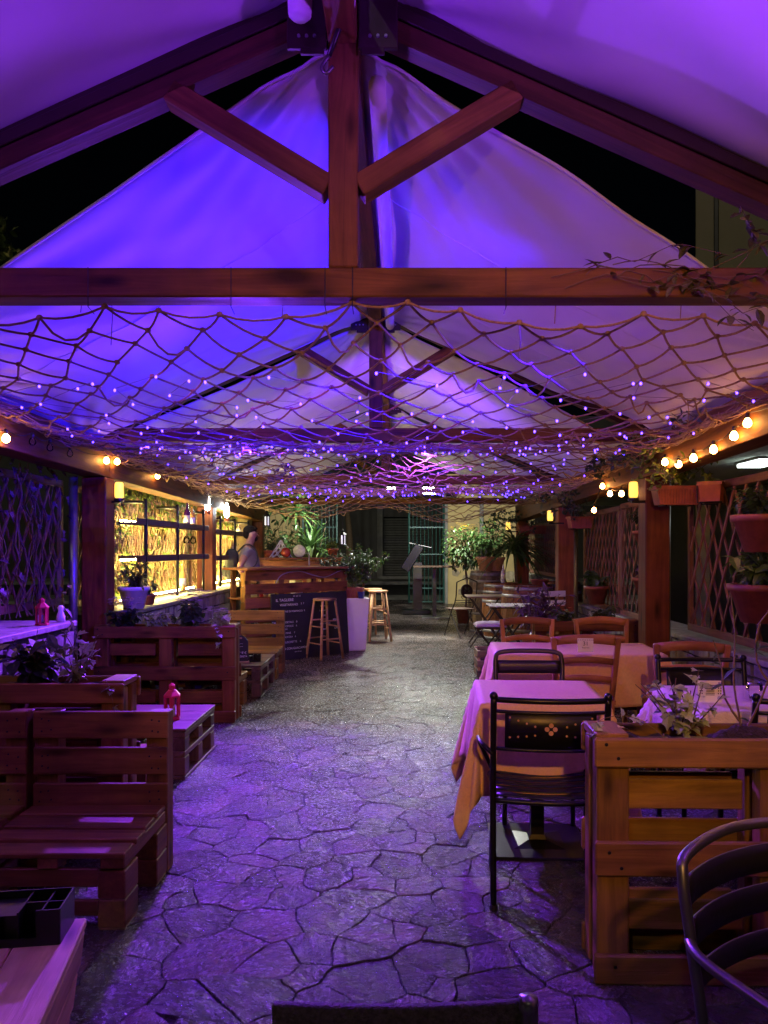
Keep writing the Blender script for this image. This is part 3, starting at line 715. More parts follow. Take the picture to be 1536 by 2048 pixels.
# bottle shelves: black pipe frame, planks, strip lights
def shelves(label, X, ys, zs, zt, zb):
    t = thing('pipe_shelf', label, 'shelf', (0, 0, 0), 0, 'black pipe bottle shelves')
    for y in ys:
        MB().tube(crom([(X + .03, y, zb), (X + .03, y, zt - .04), (X + .015, y, zt - .008), (X - .02, y, zt), (X - .2, y, zt)], 4), .016, 8).build('pipe', M_black, t, True)
    for z in zs:
        board(t, 'shelf_board', (X - .06, (ys[0] + ys[-1]) / 2, z), (.17, ys[-1] - ys[0] + .5, .024), M_ptable)
    board(t, 'shelf_lip', (X + .031, (ys[0] + ys[-1]) / 2, zs[0] - .02), (.014, ys[-1] - ys[0] + .5, .064), M_ptable); board(t, 'shelf_lip', (X + .031, (ys[0] + ys[-1]) / 2, zs[1] + .018), (.014, ys[-1] - ys[0] + .5, .06), M_ptable)
    for z in (zs[0] - .028, zs[1] + .022, zb + .03):
        MB().tube([(X - .14, ys[0] - .2, z), (X - .14, ys[-1] + .2, z)], .008, 6).build('strip_light', M_led, t)
shelves('black pipe shelf with glasses before the orange post', -2.52, (7.45, 8.5, 9.6), (1.37, 1.69), 1.90, .93)
shelves('black pipe shelf behind the bar past the orange post', -2.52, (10.5, 11.4, 12.4), (1.34, 1.66), 1.86, .93)
def wineglass(loc, lab, flip=True):
    t = MB().lathe([(.002, 0), (.032, .001), (.032, .003), (.004, .008), (.004, .075), (.02, .085), (.034, .11), (.036, .135), (.030, .165), (.029, .165), (.034, .135), (.03, .11), (.003, .09)], 14)
    o = t.build('wine_glass', M_glass, None, True, T(*loc) @ (RX(PI) if flip else Matrix())); tag(o, lab, 'glass', 'hanging wine glasses')
wineglass((-2.53, 9.0, 1.675), 'wine glass hanging upside down under the upper shelf, left one')
wineglass((-2.53, 9.28, 1.675), 'wine glass hanging upside down under the upper shelf, right one')
board(thing('glass_rack', 'thin wire rack holding the upside down wine glasses', 'rack', (-2.53, 9.14, 1.672)), 'rail', (0, 0, 0), (.012, .5, .006), M_alu)
def bottle(loc, col, lab, h=.29):
    m = mat('bottle glass', col, .12, var=.1); t = thing('bottle', lab, 'bottle', loc)
    MB().lathe([(.034, 0), (.037, .01), (.037, h*.6), (.030, h*.68), (.014, h*.76), (.013, h*.95), (.015, h*.96), (.015, h)], 14).build('body', m, t, True)
    MB().lathe([(.0385, h*.2), (.0385, h*.48)], 14).build('label', M_white, t, True)
bottle((-2.58, 9.2, 1.703), (.05, .01, .09), 'dark violet bottle standing on the upper shelf')
bottle((-2.58, 9.42, 1.703), (.5, .3, .08), 'amber bottle beside the violet one on the upper shelf', .26)
bottle((-2.56, 8.95, .962), (.75, .5, .12), 'glowing amber carafe on the stone counter', .30)
bottle((-2.56, 10.75, .962), (.7, .5, .2), 'amber carafe on the far counter by the orange post', .24)
bottle((-2.58, 11.8, 1.364), (.5, .4, .3), 'pale bottle on the far lower shelf', .25)
bottle((-2.58, 12.1, 1.684), (.6, .5, .4), 'small pale pot on the far upper shelf', .14)

# ================================================================ right side: porch, block wall, kerb wall
pw = thing('porch', 'neighbouring porch with pale ceiling behind the right lattice', 'porch', (3.6, 8, 0))
M_plaster = mat('pale plaster', (.42, .47, .42), .8, var=.12, scale=1.2, bump=.1, bscale=12)
link('ceiling', bmesh_box(2.3, 13, .06, M_plaster, 0), pw, T(0.1, 1, 2.34))
link('back_wall', bmesh_box(.1, 13, 2.3, mat('porch wall', (.035, .033, .03), .8), 0), pw, T(1.2, 1, 1.15))
cl = thing('ceiling_lamp', 'flat white ceiling lamp under the neighbouring porch', 'lamp', (3.46, 7.45, 2.29))
link('diffuser', bmesh_box(.24, .5, .03, glow('porch lamp glow', (.85, 1, .92), 14), .004), cl, T(0, 0, -.018)); link('housing', bmesh_box(.28, .54, .02, M_alu, .003), cl, T(0, 0, .008))
stone_wall('low stone wall under the right lattice behind the tables', 2.42, 2.78, 3.4, 10.7, .70, -1, 6)
M_block = mat('concrete block', (.30, .29, .25), .85, var=.25, scale=7, bump=.5, bscale=30)
bw = thing('block_wall', 'grey concrete block wall under the far right lattice', 'wall', (2.5, 13.6, 0))
for r_ in range(3):
    for q in range(6):
        y = -1.7 + q * .66 + (.33 if r_ % 2 else 0) - .15
        link('block', bmesh_box(.2, .645, .305, M_block, .008), bw, T(0, y, .16 + r_ * .32))
# ================================================================ pallet furniture
nail_ = MB().lathe([(.005, 0), (.004, .002)], 6, RX(PI / 2)).mesh('nail', M_black)
def pallet_bench(label, loc, w, rz=0, grp='pallet benches along the left side'):
    t = thing('pallet_bench', label, 'bench', loc, rz, grp); h = w / 2; m = M_pallet
    for k, (z, hh) in enumerate(((.665, .12), (.505, .12), (.35, .11))): board(t, 'back_board', (0, .011, z), (w - U(0, .006), .022, hh), m, RZ(U(-.003, .003)))
    for x in (-h + .055, h - .055): board(t, 'back_post', (x, .065, .36), (.095, .085, .715), m)
    for k in range(4): board(t, 'seat_board', (U(-.006, .006), -.065 - k * .133, .302 - k * .004), (w - U(0, .016), .112 + U(-.008, .008), .022), m, RZ(U(-.008, .008)) @ RY(U(-.006, .006)) @ RX(U(-.02, .02)))
    for x in (-h + .055, 0, h - .055): board(t, 'seat_stringer', (x, -.256, .262), (.092 if x else .08, .508, .05), m)
    for x in (-h + .06, h - .06):
        for y in (-.43, -.055):
            for k in range(2): board(t, 'leg_block', (x, y, .064 + k * .11), (.105, .145, .106), m, RZ(U(-.02, .02)))
            board(t, 'leg_foot', (x, y, .005), (.1, .14, .008), m)
    for z in (.69, .64, .53, .48, .37, .33):
        for x in (-h + .035, -h + .075, h - .035, h - .075): link('nail', nail_, t, T(x + U(-.008, .008), -.001, z + U(-.008, .008)))
    board(t, 'front_board', (0, -.49, .20), (w - .225, .02, .07), m)
    board(t, 'front_board', (0, -.49, .085), (w - .225, .02, .06), m)
    return t
def pallet_planter(label, loc, w, rz=0, H=.80, d=.2, m=None, grp='pallet planters dividing the seats'):
    m = m or M_pallet
    t = thing('pallet_planter', label, 'planter', loc, rz, grp); h = w / 2; s = H / .8
    for z, hh in ((.752, .098), (.41, .115), (.05, .098)):
        for y in (-.011, d + .011): board(t, 'face_board', (U(-.004, .004), y, z * s), (w + .012, .022, hh), m, RY(U(-.004, .004)), b=.006)
    for x in (-h + .058, 0, h - .058):
        for y in (.038, d - .038): board(t, 'upright', (x, y, H / 2 - .012), (.108, .072, H - .03), m, b=.006)
    for z in (.60, .2):
        for y in (.055, d - .055):
            for q in (-.5, .5): board(t, 'inner_slat', (q * (h - .0), y, z * s), (h - .19, .02, .1), m)
    link('liner', bmesh_box(w - .24, d - .155 if d > .3 else .08, .06, M_black, 0), t, T(0, d / 2, H - .06))
    for x in (-h + .055, h - .055): board(t, 'top_block', (x, d / 2, H - .004), (.11, d - .004, .03), m)
    so_ = MB().grid(lambda u, v: ((u - .5) * (w - .225), (v - .5) * (d - .02) + d / 2, H - .035 + .022 * noise.noise(V((u * 14, v * 4, w * 3 + loc[0])))), 40, 6).build('soil', M_soil, t, True)
    for x, z in ((-h + .03, .78), (-h + .07, .735), (h - .05, .76), (-h + .04, .43), (-h + .08, .38), (-h + .06, .06), (h - .06, .42)):
        MB().lathe([(.0065, 0), (.005, .002)], 8, RX(PI / 2)).build('nail', M_black, t, M=T(x, -.0225, z * s))
    return t
def pallet_table(label, loc, w, d, h=.32, rz=0):
    t = thing('pallet_table', label, 'table', loc, rz, 'low pallet tables'); m = M_ptable
    for k in range(3): board(t, 'top_board', (0, -d / 2 + d / 6 + k * d / 3, h - .010), (w, d / 3 - .004, .02), m)
    for x in (-w / 2 + .05, 0, w / 2 - .05):
        for z in (h - .04, h - .16): board(t, 'stringer', (x, 0, z), (.09, d - .004, .036), m)
        for y in (-d / 2 + .055, 0, d / 2 - .055):
            board(t, 'block', (x, y, h - .10), (.088, .10, .082), m); board(t, 'block', (x, y, (h - .18) / 2 + .012), (.088, .10, h - .206), m)
    for x in (-w / 2 + .05, w / 2 - .05): board(t, 'foot_board', (x, 0, .012), (.094, d, .02), m)
    for y in (-d / 2 + .05, d / 2 - .05): board(t, 'foot_board', (0, y, .16), (w - .19, .09, .02), m)
    return t
pallet_bench('pallet bench nearest the camera on the left, its right end free', (-1.345, 3.42, 0), .60)
pallet_bench('pallet bench at the left frame edge, left of a gap', (-1.985, 3.42, 0), .62)
pallet_planter('pallet planter with leafy plants behind the nearest left bench', (-1.95, 3.72, 0), 1.2)
pallet_bench('pallet bench turned away behind the nearest left planter', (-1.93, 4.02, 0), .95, PI)
pallet_table('low pallet table with red lantern beside the left planter', (-1.76, 5.2, 0), .8, .76)
pallet_planter('pallet planter with lilac flowers in front of the left post', (-1.985, 6.42, 0), 1.17, m=M_palletb)
pallet_bench('pallet bench turned away behind the flower planter', (-1.95, 6.74, 0), .98, PI)
pallet_table('low pallet table with menu board before the bar', (-1.75, 7.85, 0), .76, .84)
pallet_bench('pallet bench facing the camera in front of the blackboard', (-1.72, 9.02, 0), .66)
pallet_planter('big pallet planter with ivy and sapling at the right front', (1.245, 2.56, 0), 1.2, RAD(-1.5), .82)
pallet_planter('low pallet planter behind the far row of chairs', (1.75, 7.3, 0), 1.0, 0, .76, m=M_palletb)

# front-left pine table with a black caddy
t = thing('pine_table', 'pale pine table cut by the bottom left corner', 'table', P(175, 1835, 1.98) - V((0, 0, .5)), RAD(11))
for k in range(4): board(t, 'top_board', (-.0725 - k * .145, -.55, .49), (.142, 1.1, .022), M_pine)
board(t, 'side_board', (-.02, -.55, .43), (.022, 1.08, .092), M_pine, RY(RAD(7))); board(t, 'side_board', (-.035, -.55, .33), (.022, 1.06, .092), M_pine, RY(RAD(7)))
for k in range(3): board(t, 'end_board', (-.3, -.02, .43 - k * .1), (.5, .022, .09), M_pine)
board(t, 'leg', (-.07, -.06, .225), (.06, .06, .45), M_pine, RY(RAD(7))); board(t, 'leg', (-.07, -1.03, .225), (.06, .06, .45), M_pine, RY(RAD(7)))
board(t, 'leg', (-.5, -.06, .225), (.06, .06, .45), M_pine); board(t, 'leg', (-.5, -1.03, .225), (.06, .06, .45), M_pine)
def caddy(label, loc, rz, s=1):
    t = thing('napkin_caddy', label, 'caddy', loc, rz); w, d, h = .19 * s, .12 * s, .085 * s
    m = MB(); q = .004
    m.box((0, d/2, h/2), (w, q, h)).box((-w/2, 0, h/2), (q, d, h)).box((w/2, 0, h/2), (q, d, h)).box((0, 0, .002), (w, d, q))
    m.box((-w*.36, -d/2, h/2), (w*.28, q, h)).box((w*.36, -d/2, h/2), (w*.28, q, h)).box((0, -d/2, h*.12), (w*.5, q, h*.24))
    m.build('body', M_black, t)
    m = MB().box((w*.0, 0, h*.48), (q, d, h*.95)).box((w*.27, .01, h*.48), (q, d*.9, h*.9)).box((w*.25, 0, h*.48), (w*.5, q, h*.9)); m.build('divider', M_black, t)
    MB().box((-w*.25, .005, h*.45), (w*.42, d*.8, h*.7)).build('insert', M_black, t)
caddy('black napkin caddy on the pine table at the bottom left', V((-.925, 1.89, .502)), RAD(8))
caddy('small black caddy behind the little menu board', V((-1.50, 7.72, .321)), RAD(5), .8)

# pink lanterns
M_pink = mat('pink red paint', (.55, .03, .07), .35, var=.1)
def lantern(label, loc, rz, s=1, m=None, core=None):
    m = m or M_pink; t = thing('lantern', label, 'lantern', loc, rz, 'candle lanterns'); w = .035 * s
    MB().lathe([(w*1.5, 0), (w*1.5, .012*s), (w*1.3, .018*s)], 6).build('base', m, t)
    for k in range(6):
        a = 2 * PI * (k + .5) / 6; x, y = math.cos(a) * w * 1.22, math.sin(a) * w * 1.22
        MB().box((x, y, .075*s), (.009*s, .020*s, .118*s), RZ(a)).build('corner_post', m, t)
    MB().lathe([(w*1.5, .132*s), (w*1.5, .142*s), (w*.7, .172*s), (w*.55, .174*s), (w*.55, .2*s), (w*.2, .212*s)], 6).build('roof', m, t)
    MB().lathe([(w*1.08, .018*s), (w*1.08, .132*s)], 6).build('pane', core or M_glass, t)
    MB().lathe([(w*.5, .018*s), (w*.5, .075*s)], 10).build('candle', M_white, t)
    return t
lantern('pink red lantern standing on the low pallet table', (-1.53, 5.1, .321), .2, 1.12)
lantern('pink red lantern standing on the left stone wall', (-2.40, 5.12, .941), .1, .85)
o = MB().lathe([(.012, 0), (.03, .004), (.028, .04), (.016, .075), (.022, .1), (.012, .115)], 10).build('white_figurine', M_white, None, True, T(-2.37, 5.33, .941)); tag(o, 'small white ornament next to the lantern on the stone wall', 'ornament')

# ================================================================ plants
def arcs(r, c, n, L, spread, up=1.0, segs=4):
    out = []
    for k in range(n):
        a = r.uniform(0, 2 * PI); sp = r.uniform(.2, 1) * spread; l = L * r.uniform(.6, 1.1)
        p = [V(c)]
        d = V((math.cos(a) * sp, math.sin(a) * sp, up)).normalized()
        for s in range(segs):
            d = (d + V((r.uniform(-.2, .2), r.uniform(-.2, .2), -.10 * sp))).normalized(); p.append(p[-1] + d * l / segs)
        out.append(p)
    return out
def foliage(root, r, stems, ls, lw, per, ml, ms=None, kind='oval', rad=.004, parts=False, bend=.25, droop=-.2):
    st, lf = MB(), MB(); proto = None
    if parts: proto = [MB().leaf((0, 0, 0), (1, 0, 0), (0, 0, 1), 1, lw / ls, kind, bend).mesh('leaf', ml) for _ in range(1)]
    for p in stems:
        st.tube(crom(p, 2), [rad * (1 - .6 * i / (len(p) * 2 - 2)) for i in range(len(p) * 2 - 1)], 4, False)
        for k in range(per):
            i = r.uniform(.8, len(p) - 1.001); q = p[int(i)].lerp(p[int(i) + 1], i % 1); d = rv(); d = V((d.x, d.y, d.z * .5 + droop)).normalized(); L = ls * r.uniform(.6, 1.2)
            if parts:
                x = d; up = V((r.uniform(-.4, .4), r.uniform(-.6, .1), 1)); y = up.cross(x).normalized(); z = x.cross(y)
                M = Matrix((x * L, y * L, z * L)).transposed().to_4x4(); M.translation = q; link('leaf', proto[0], root, M)
            else: lf.leaf(q, d, (r.uniform(-.4, .4), r.uniform(-.6, .2), 1), L, lw * L / ls, kind, bend)
    st.build('stems', ms or M_stem, root, True)
    if not parts: lf.build('foliage', ml, root)
def plant(label, loc, n, L, spread, ls, lw, per, ml, seed, kind='oval', up=1, parts=False, name='leafy_plant', cat='plant', pot=None, rad=.004, segs=4, ms=None, flowers=None, droop=-.2):
    r = random.Random(seed); t = thing(name, label, cat, loc)
    z = 0
    if pot: z = pot(t)
    foliage(t, r, arcs(r, (0, 0, z), n, L, spread, up, segs), ls, lw, per, ml, ms, kind, rad, parts, droop=droop)
    if flowers:
        f = MB(); m_, k, h, rr, fs = flowers
        for q in range(k):
            a = r.uniform(0, 2*PI); d = rr * math.sqrt(r.random()); c = V((math.cos(a)*d, math.sin(a)*d, z + h * r.uniform(.8, 1.12)))
            for w in range(5):
                b = 2*PI*w/5 + a; f.leaf(c, (math.cos(b), math.sin(b), .35), (0, 0, 1), fs, fs * .8)
        f.build('flowers', m_, t)
    return t
def pot_round(r0, r1, h, m=None):
    def f(t):
        m_ = m or M_terra
        MB().lathe([(r0, 0), (r1 * .97, h * .82), (r1 * 1.06, h * .82), (r1 * 1.08, h), (r1 * .95, h), (r1 * .93, h * .9), (.01, h * .9)], 20).build('pot', m_, t, 'q'); return h * .88
    return f
def pot_box(w, d, h, m=None, face=0):
    def f(t):
        m_ = m or M_terra; mb = MB(); k = .86
        def ring(s, z, e=0): return [V(((x * s + e * (1 if x > 0 else -1)), y * s + e * (1 if y > 0 else -1), z)) for x, y in ((-w/2, -d/2), (w/2, -d/2), (w/2, d/2), (-w/2, d/2))]
        rs = [ring(k, 0), ring(.985, h * .82), ring(1, h * .82, .01), ring(1, h, .01), ring(.96, h), ring(.95, h * .88)]
        for q in rs: mb.v += q
        for i in range(5):
            for j in range(4): j2 = (j + 1) % 4; mb.face(i*4+j, i*4+j2, i*4+4+j2, i*4+4+j)
        mb.face(3, 2, 1, 0); mb.face(20, 21, 22, 23); mb.build('pot', m_, t)
        n = max(4, int(w / .024)); rib = MB().tube([(0, 0, 0), (0, -d/2*.13, h * .74)], .004, 4).mesh('rib', m_)
        for i in range(n): link('rib', rib, t, T(((i + .5) / n - .5) * w * .93, -(d/2 * k + .001), h * .06))
        return h * .86
    return f
# nearest planters: separate leaves
plant('bushy green plant with wide leaves in the nearest left planter', (-1.86, 3.86, .78), 13, .27, .8, .115, .06, 9, M_leafd, 31, parts=True)
plant('variegated ivy trailing at the right end of the nearest left planter', (-1.62, 3.83, .78), 12, .26, .95, .055, .055, 8, M_leafp, 32, 'ivy', parts=True, droop=.05)
t = plant('single ivy strand hanging over the corner of the nearest left planter', (-1.46, 3.71, .80), 1, .01, .1, .01, .01, 0, M_leafp, 33)
r33 = random.Random(3); foliage(t, r33, [[V(q) for q in ((0, 0, 0), (.04, -.03, .02), (.07, -.04, -.05), (.085, -.045, -.13), (.10, -.05, -.2))]], .06, .06, 7, M_leafp, None, 'ivy', .002, True)
t = plant('thin upright shoot with sparse leaves before the left post', (-1.80, 3.85, .78), 1, .01, .1, .01, .01, 0, M_leafp, 34)
foliage(t, r33, [[V(q) for q in ((0, 0, 0), (.10, .0, .12), (.17, .02, .24), (.10, .0, .36), (.13, 0, .50))], [V(q) for q in ((0, 0, 0), (-.2, .0, .1), (-.30, .02, .22), (-.27, .0, .33))]], .06, .028, 6, M_leafp, None, 'oval', .002, True)
plant('variegated ivy in the right front planter', (.985, 2.70, .79), 13, .24, .8, .05, .052, 8, M_leafp, 35, 'ivy', parts=True, droop=0)
t = plant('ivy strand trailing left over the edge of the right front planter', (.9, 2.66, .80), 1, .01, .1, .01, .01, 0, M_leafp, 36)
foliage(t, r33, [[V(q) for q in ((0, 0, 0), (-.08, -.02, .06), (-.17, -.03, .08), (-.25, -.03, .05), (-.27, -.05, .0))]], .055, .05, 9, M_leafp, None, 'ivy', .002, True)
t = plant('bare thin sapling with few leaves in the right front planter', (1.18, 2.68, .79), 1, .01, .1, .01, .01, 0, M_leafd, 37)
foliage(t, r33, [[V(q) for q in ((0, 0, 0), (-.01, 0, .08), (-.03, 0, .2), (-.02, .01, .36), (-.04, 0, .5))], [V(q) for q in ((0, 0, 0), (.05, 0, .1), (.09, 0, .2), (.12, 0, .32), (.1, 0, .52))], [V(q) for q in ((-.01, 0, .06), (-.06, 0, .14), (-.07, 0, .24), (-.10, 0, .34))], [V(q) for q in ((.09, 0, .2), (.05, 0, .27), (.06, 0, .4), (.15, 0, .5))]], .07, .02, 3, M_leafd, None, 'oval', .005, True)
o = MB().grid(lambda u, v: ((u-.5)*.26, (v-.5)*.10, .05 * math.sin(PI*u) * math.sin(PI*v) + .012 * noise.noise(V((u*9, v*9, 1)))), 16, 8).build('soil_mound', M_soil, None, True, T(1.19, 2.68, .785)); tag(o, 'small mound of dark soil round the sapling', 'soil')
o = MB().leaf((0, 0, 0), (1, .3, 0), (0, 0, 1), .045, .04, 'ivy').build('fallen_leaf', mat('dry leaf', (.6, .5, .3), .6), None, False, T(.745, 2.66, .83)); tag(o, 'dry pale leaf lying on the planter corner', 'leaf')
# flowers in the planter before the left post
for k, (x, n, L, ml, fl, lab) in enumerate(((-2.34, 14, .2, M_leafd, (M_flower, 40, .24, .14, .026), 'lilac flowering plant at the left of the flower planter'), (-2.08, 16, .17, M_leafp, None, 'pale trailing foliage second from left in the flower planter'),
        (-1.80, 16, .24, M_leafd, (M_flower, 60, .30, .16, .028), 'tallest lilac flowering plant in the flower planter'), (-1.56, 14, .15, M_leafp, (M_flower, 22, .17, .12, .024), 'pale ivy with blossoms at the right of the flower planter'))):
    plant(lab, (x, 6.51, .77), n, L, .8, .06, .05, 18, ml, 40 + k, 'ivy' if ml is M_leafp else 'oval', flowers=fl)
t = plant('pale ivy sprig trailing down the front of the flower planter', (-1.55, 6.40, .8), 1, .01, .1, .01, .01, 0, M_leafp, 45)
foliage(t, r33, [[V(q) for q in ((0, 0, 0), (.02, -.04, .02), (.03, -.06, -.05), (.03, -.06, -.12), (.04, -.06, -.16))]], .05, .05, 10, M_leafp, None, 'ivy', .002)
plant('spiky plant in the white pot behind the left post', (-2.44, 6.98, .905), 16, .26, .9, .13, .02, 10, M_leafd, 46, 'strap', pot=pot_round(.09, .13, .2, M_white))
plant('grey leafy plant beside the white pot', (-2.50, 7.5, .905), 16, .2, .9, .06, .03, 12, M_leafd, 47, pot=pot_round(.07, .09, .1))
plant('low flowering plants with orange blooms in the far planter, left', (1.55, 7.4, .73), 14, .17, .9, .06, .035, 12, M_leafd, 48, flowers=(mat('orange flower', (.6, .08, .03), .6), 6, .16, .1, .02))
plant('low leafy plant in the far planter, right', (1.92, 7.4, .73), 16, .2, .9, .07, .035, 12, M_leafd, 49)

# terracotta troughs on the posts, half pots on the right lattice
def wall_pot(label, x, y, D, r, h, seed, n=12, L=.2, ml=M_leafd, kind='oval', ls=.08, lw=.035):
    p = P(x, y, D); return plant(label, (p.x, p.y, p.z - h), n, L, 1.0, ls, lw, 18, ml, seed, kind, pot=pot_round(r * .62, r, h), name='hanging_pot', cat='pot plant')
DL = lambda x, X=2.34: X * 1540 / (x - 806)
wall_pot('large terracotta pot with dark plant high on the right lattice', 1528, 1030, DL(1528), .19, .24, 61, 14, .26)
wall_pot('large terracotta pot with broad leaves low on the right lattice', 1520, 1168, DL(1520), .19, .25, 62, 16, .3, M_leaf, 'oval', .13, .06)
wall_pot('terracotta pot with dense leaves high behind the window box post', 1300, 1062, DL(1300), .15, .18, 63, 16, .28)
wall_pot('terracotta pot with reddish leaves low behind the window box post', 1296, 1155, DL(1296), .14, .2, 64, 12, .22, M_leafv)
wall_pot('small terracotta pot with broad leaf on the middle lattice', 1193, 1172, DL(1193), .14, .22, 65, 5, .22, M_leaf, 'oval', .12, .08)
def trough(label, loc, rz, w, seed, n=10, L=.25, ml=M_leafb, d=.16, h=.15):
    t = plant(label, loc, n, L, .9, .07, .035, 7, ml, seed, pot=pot_box(w, d, h), name='window_box', cat='window box'); t.rotation_euler.z = rz
    for x in (-w * .3, w * .3): MB().tube([(x, -d*.5, -.006), (x, d * .6, -.006), (x, d * .62, .16)], .006, 6).build('bracket', M_black, t)
    return t
trough('terracotta window box facing the aisle on the right post', (2.20, 6.20, 1.80), 0, .36, 66, 12, .36)
trough('terracotta window box turned along the lattice by the right post', (2.42, 6.02, 1.81), RAD(62), .42, 67, 4, .2)
trough('terracotta window box on the farther right post', (2.28, 9.93, 1.71), RAD(8), .30, 68, 6, .2, M_leafd)
trough('dark window box with paper tag on the farthest right post', (2.26, 13.5, 1.70), RAD(5), .5, 69, 6, .18, M_leafd)
# vine creeping along the right end of the near tie beam
t = thing('creeping_vine', 'leafy vine creeping over the right end of the near tie beam', 'vine', (0, 0, 0)); rr = random.Random(71); st = []
for k in range(9):
    x = rr.uniform(.5, 1.1); p = [V((x, 2.92, 2.47 + rr.uniform(-.05, .06)))]
    for s in range(6): p.append(p[-1] + V((rr.uniform(.06, .17), rr.uniform(-.02, .02), rr.uniform(-.06, .06) + (.05 if p[-1].x > 1.2 and k % 3 == 0 else 0) - (.05 if k % 3 == 1 and s > 3 else 0))))
    st.append(p)
st += [[V(q) for q in ((1.25, 2.9, 2.5), (1.33, 2.9, 2.6), (1.3, 2.9, 2.68), (1.27, 2.9, 2.74))], [V(q) for q in ((1.15, 2.9, 2.5), (1.3, 2.9, 2.57), (1.42, 2.9, 2.63), (1.52, 2.9, 2.6))]]
foliage(t, rr, st, .062, .03, 13, mat('olive leaf', (.05, .06, .015), .45, var=.3, trans=.2, col2=(.16, .15, .05)), None, 'oval', .0025, True)
# creepers along the right eave and net edge
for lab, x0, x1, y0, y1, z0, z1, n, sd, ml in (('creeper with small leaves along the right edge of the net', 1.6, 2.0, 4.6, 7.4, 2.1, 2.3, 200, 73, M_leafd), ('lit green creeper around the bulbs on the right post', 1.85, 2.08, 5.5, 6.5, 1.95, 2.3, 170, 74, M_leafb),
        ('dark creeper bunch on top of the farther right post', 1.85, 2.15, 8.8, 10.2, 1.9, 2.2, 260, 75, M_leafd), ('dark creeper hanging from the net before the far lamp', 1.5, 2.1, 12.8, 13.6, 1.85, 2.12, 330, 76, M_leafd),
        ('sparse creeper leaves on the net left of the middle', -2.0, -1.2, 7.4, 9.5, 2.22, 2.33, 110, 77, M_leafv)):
    r = random.Random(sd); t = thing('creeper', lab, 'creeper', (0, 0, 0)); lf, st = MB(), MB()
    for k in range(n // 12):
        p = [V((r.uniform(x0, x1), r.uniform(y0, y1), r.uniform(z0, z1)))]
        for s in range(4): p.append(p[-1] + V((r.uniform(-.1, .1), r.uniform(-.2, .2), r.uniform(-.06, .05))))
        st.tube(crom(p, 2), .003, 4, False)
        for s in range(12):
            i = r.uniform(0, 3.99); q = p[int(i)].lerp(p[int(i)+1], i % 1); lf.leaf(q, rv(), rv(), r.uniform(.04, .07), r.uniform(.02, .035))
    st.build('stems', M_stem, t, True); lf.build('foliage', ml, t)

# ================================================================ dining tables with cloths
M_clothA = mat('gold tablecloth', (.70, .48, .22), .7, var=.08, scale=90, bump=.25, bscale=300)
M_clothB = mat('apricot tablecloth', (.70, .44, .2), .7, var=.08, scale=60, bump=.2, bscale=260)
M_clothC = mat('striped beige tablecloth', (.58, .48, .36), .75, var=.12, scale=30, bump=.5, bscale=60, stretch=(1, 5, 1))
def dining(tl, cl_, loc, rz, a, b, drop, mc, seed, zt=.745):
    t = thing('pedestal_table', tl, 'table', loc, rz, 'dining tables on the right')
    link('table_top', bmesh_box(2*a - .01, 2*b - .01, .03, M_palletb, .004), t, T(0, 0, zt - .019))
    MB().lathe([(.19, 0), (.19, .012), (.06, .03), (.045, .05), (.045, zt - .04)], 4).build('pedestal', M_black, t, M=RZ(0))
    link('base_plate', bmesh_box(.46, .46, .014, M_black, .004), t, T(0, 0, .007))
    r = random.Random(seed); n = 54; ex, ey = a + drop, b + drop
    def fn(u, v):
        x = (u * 2 - 1) * ex; y = (v * 2 - 1) * ey
        du, dv = max(0, abs(x) - a), max(0, abs(y) - b); sx, sy = (1 if x > 0 else -1), (1 if y > 0 else -1)
        px, py = min(abs(x), a) * sx, min(abs(y), b) * sy; z = 0
        if du or dv:
            L = math.hypot(du, dv); z = -L * .985 if L > .012 else -L * .4
            s = math.atan2(dv, du); ar = (y if du > dv else x)
            f = .5 + .5 * math.sin(ar * 17 + seed + 1.5 * noise.noise(V((ar * 3, L * 2, seed))))
            fold = (.010 + .05 * f * min(1, L / drop)) * min(1, L / .06)
            if du and dv:
                k = math.sin(2 * s); fold = fold * (1 - k) + k * (.10 * L / drop + .01) + .03 * math.sin(s * 10 + seed) * min(1, L / drop)
            px += sx * fold * math.cos(s) if du else 0; py += sy * fold * math.sin(s) if dv else 0
        return (px, py, zt + .002 + z + .0012 * noise.noise(V((x * 8, y * 8, seed))))
    o = MB().grid(fn, n, n).build('tablecloth', mc, None, True, T(*loc) @ RZ(rz)); md = o.modifiers.new('thick', 'SOLIDIFY'); md.thickness = .0015; md.offset = 1
    tag(o, cl_, 'tablecloth', 'tablecloths'); return t
dining('square pedestal table nearest the aisle on the right', 'gold tablecloth hanging low on the table beside the aisle', (.66, 3.80, 0), RAD(-3), .29, .32, .42, M_clothA, 2)
dining('long table in the middle of the right side', 'apricot tablecloth on the long table behind the near square one', (1.20, 5.42, 0), RAD(-3), .56, .33, .34, M_clothB, 5)
dining('pedestal table at the right frame edge', 'striped beige tablecloth on the table at the right frame edge', (1.66, 3.62, 0), RAD(-1), .36, .32, .22, M_clothC, 8)

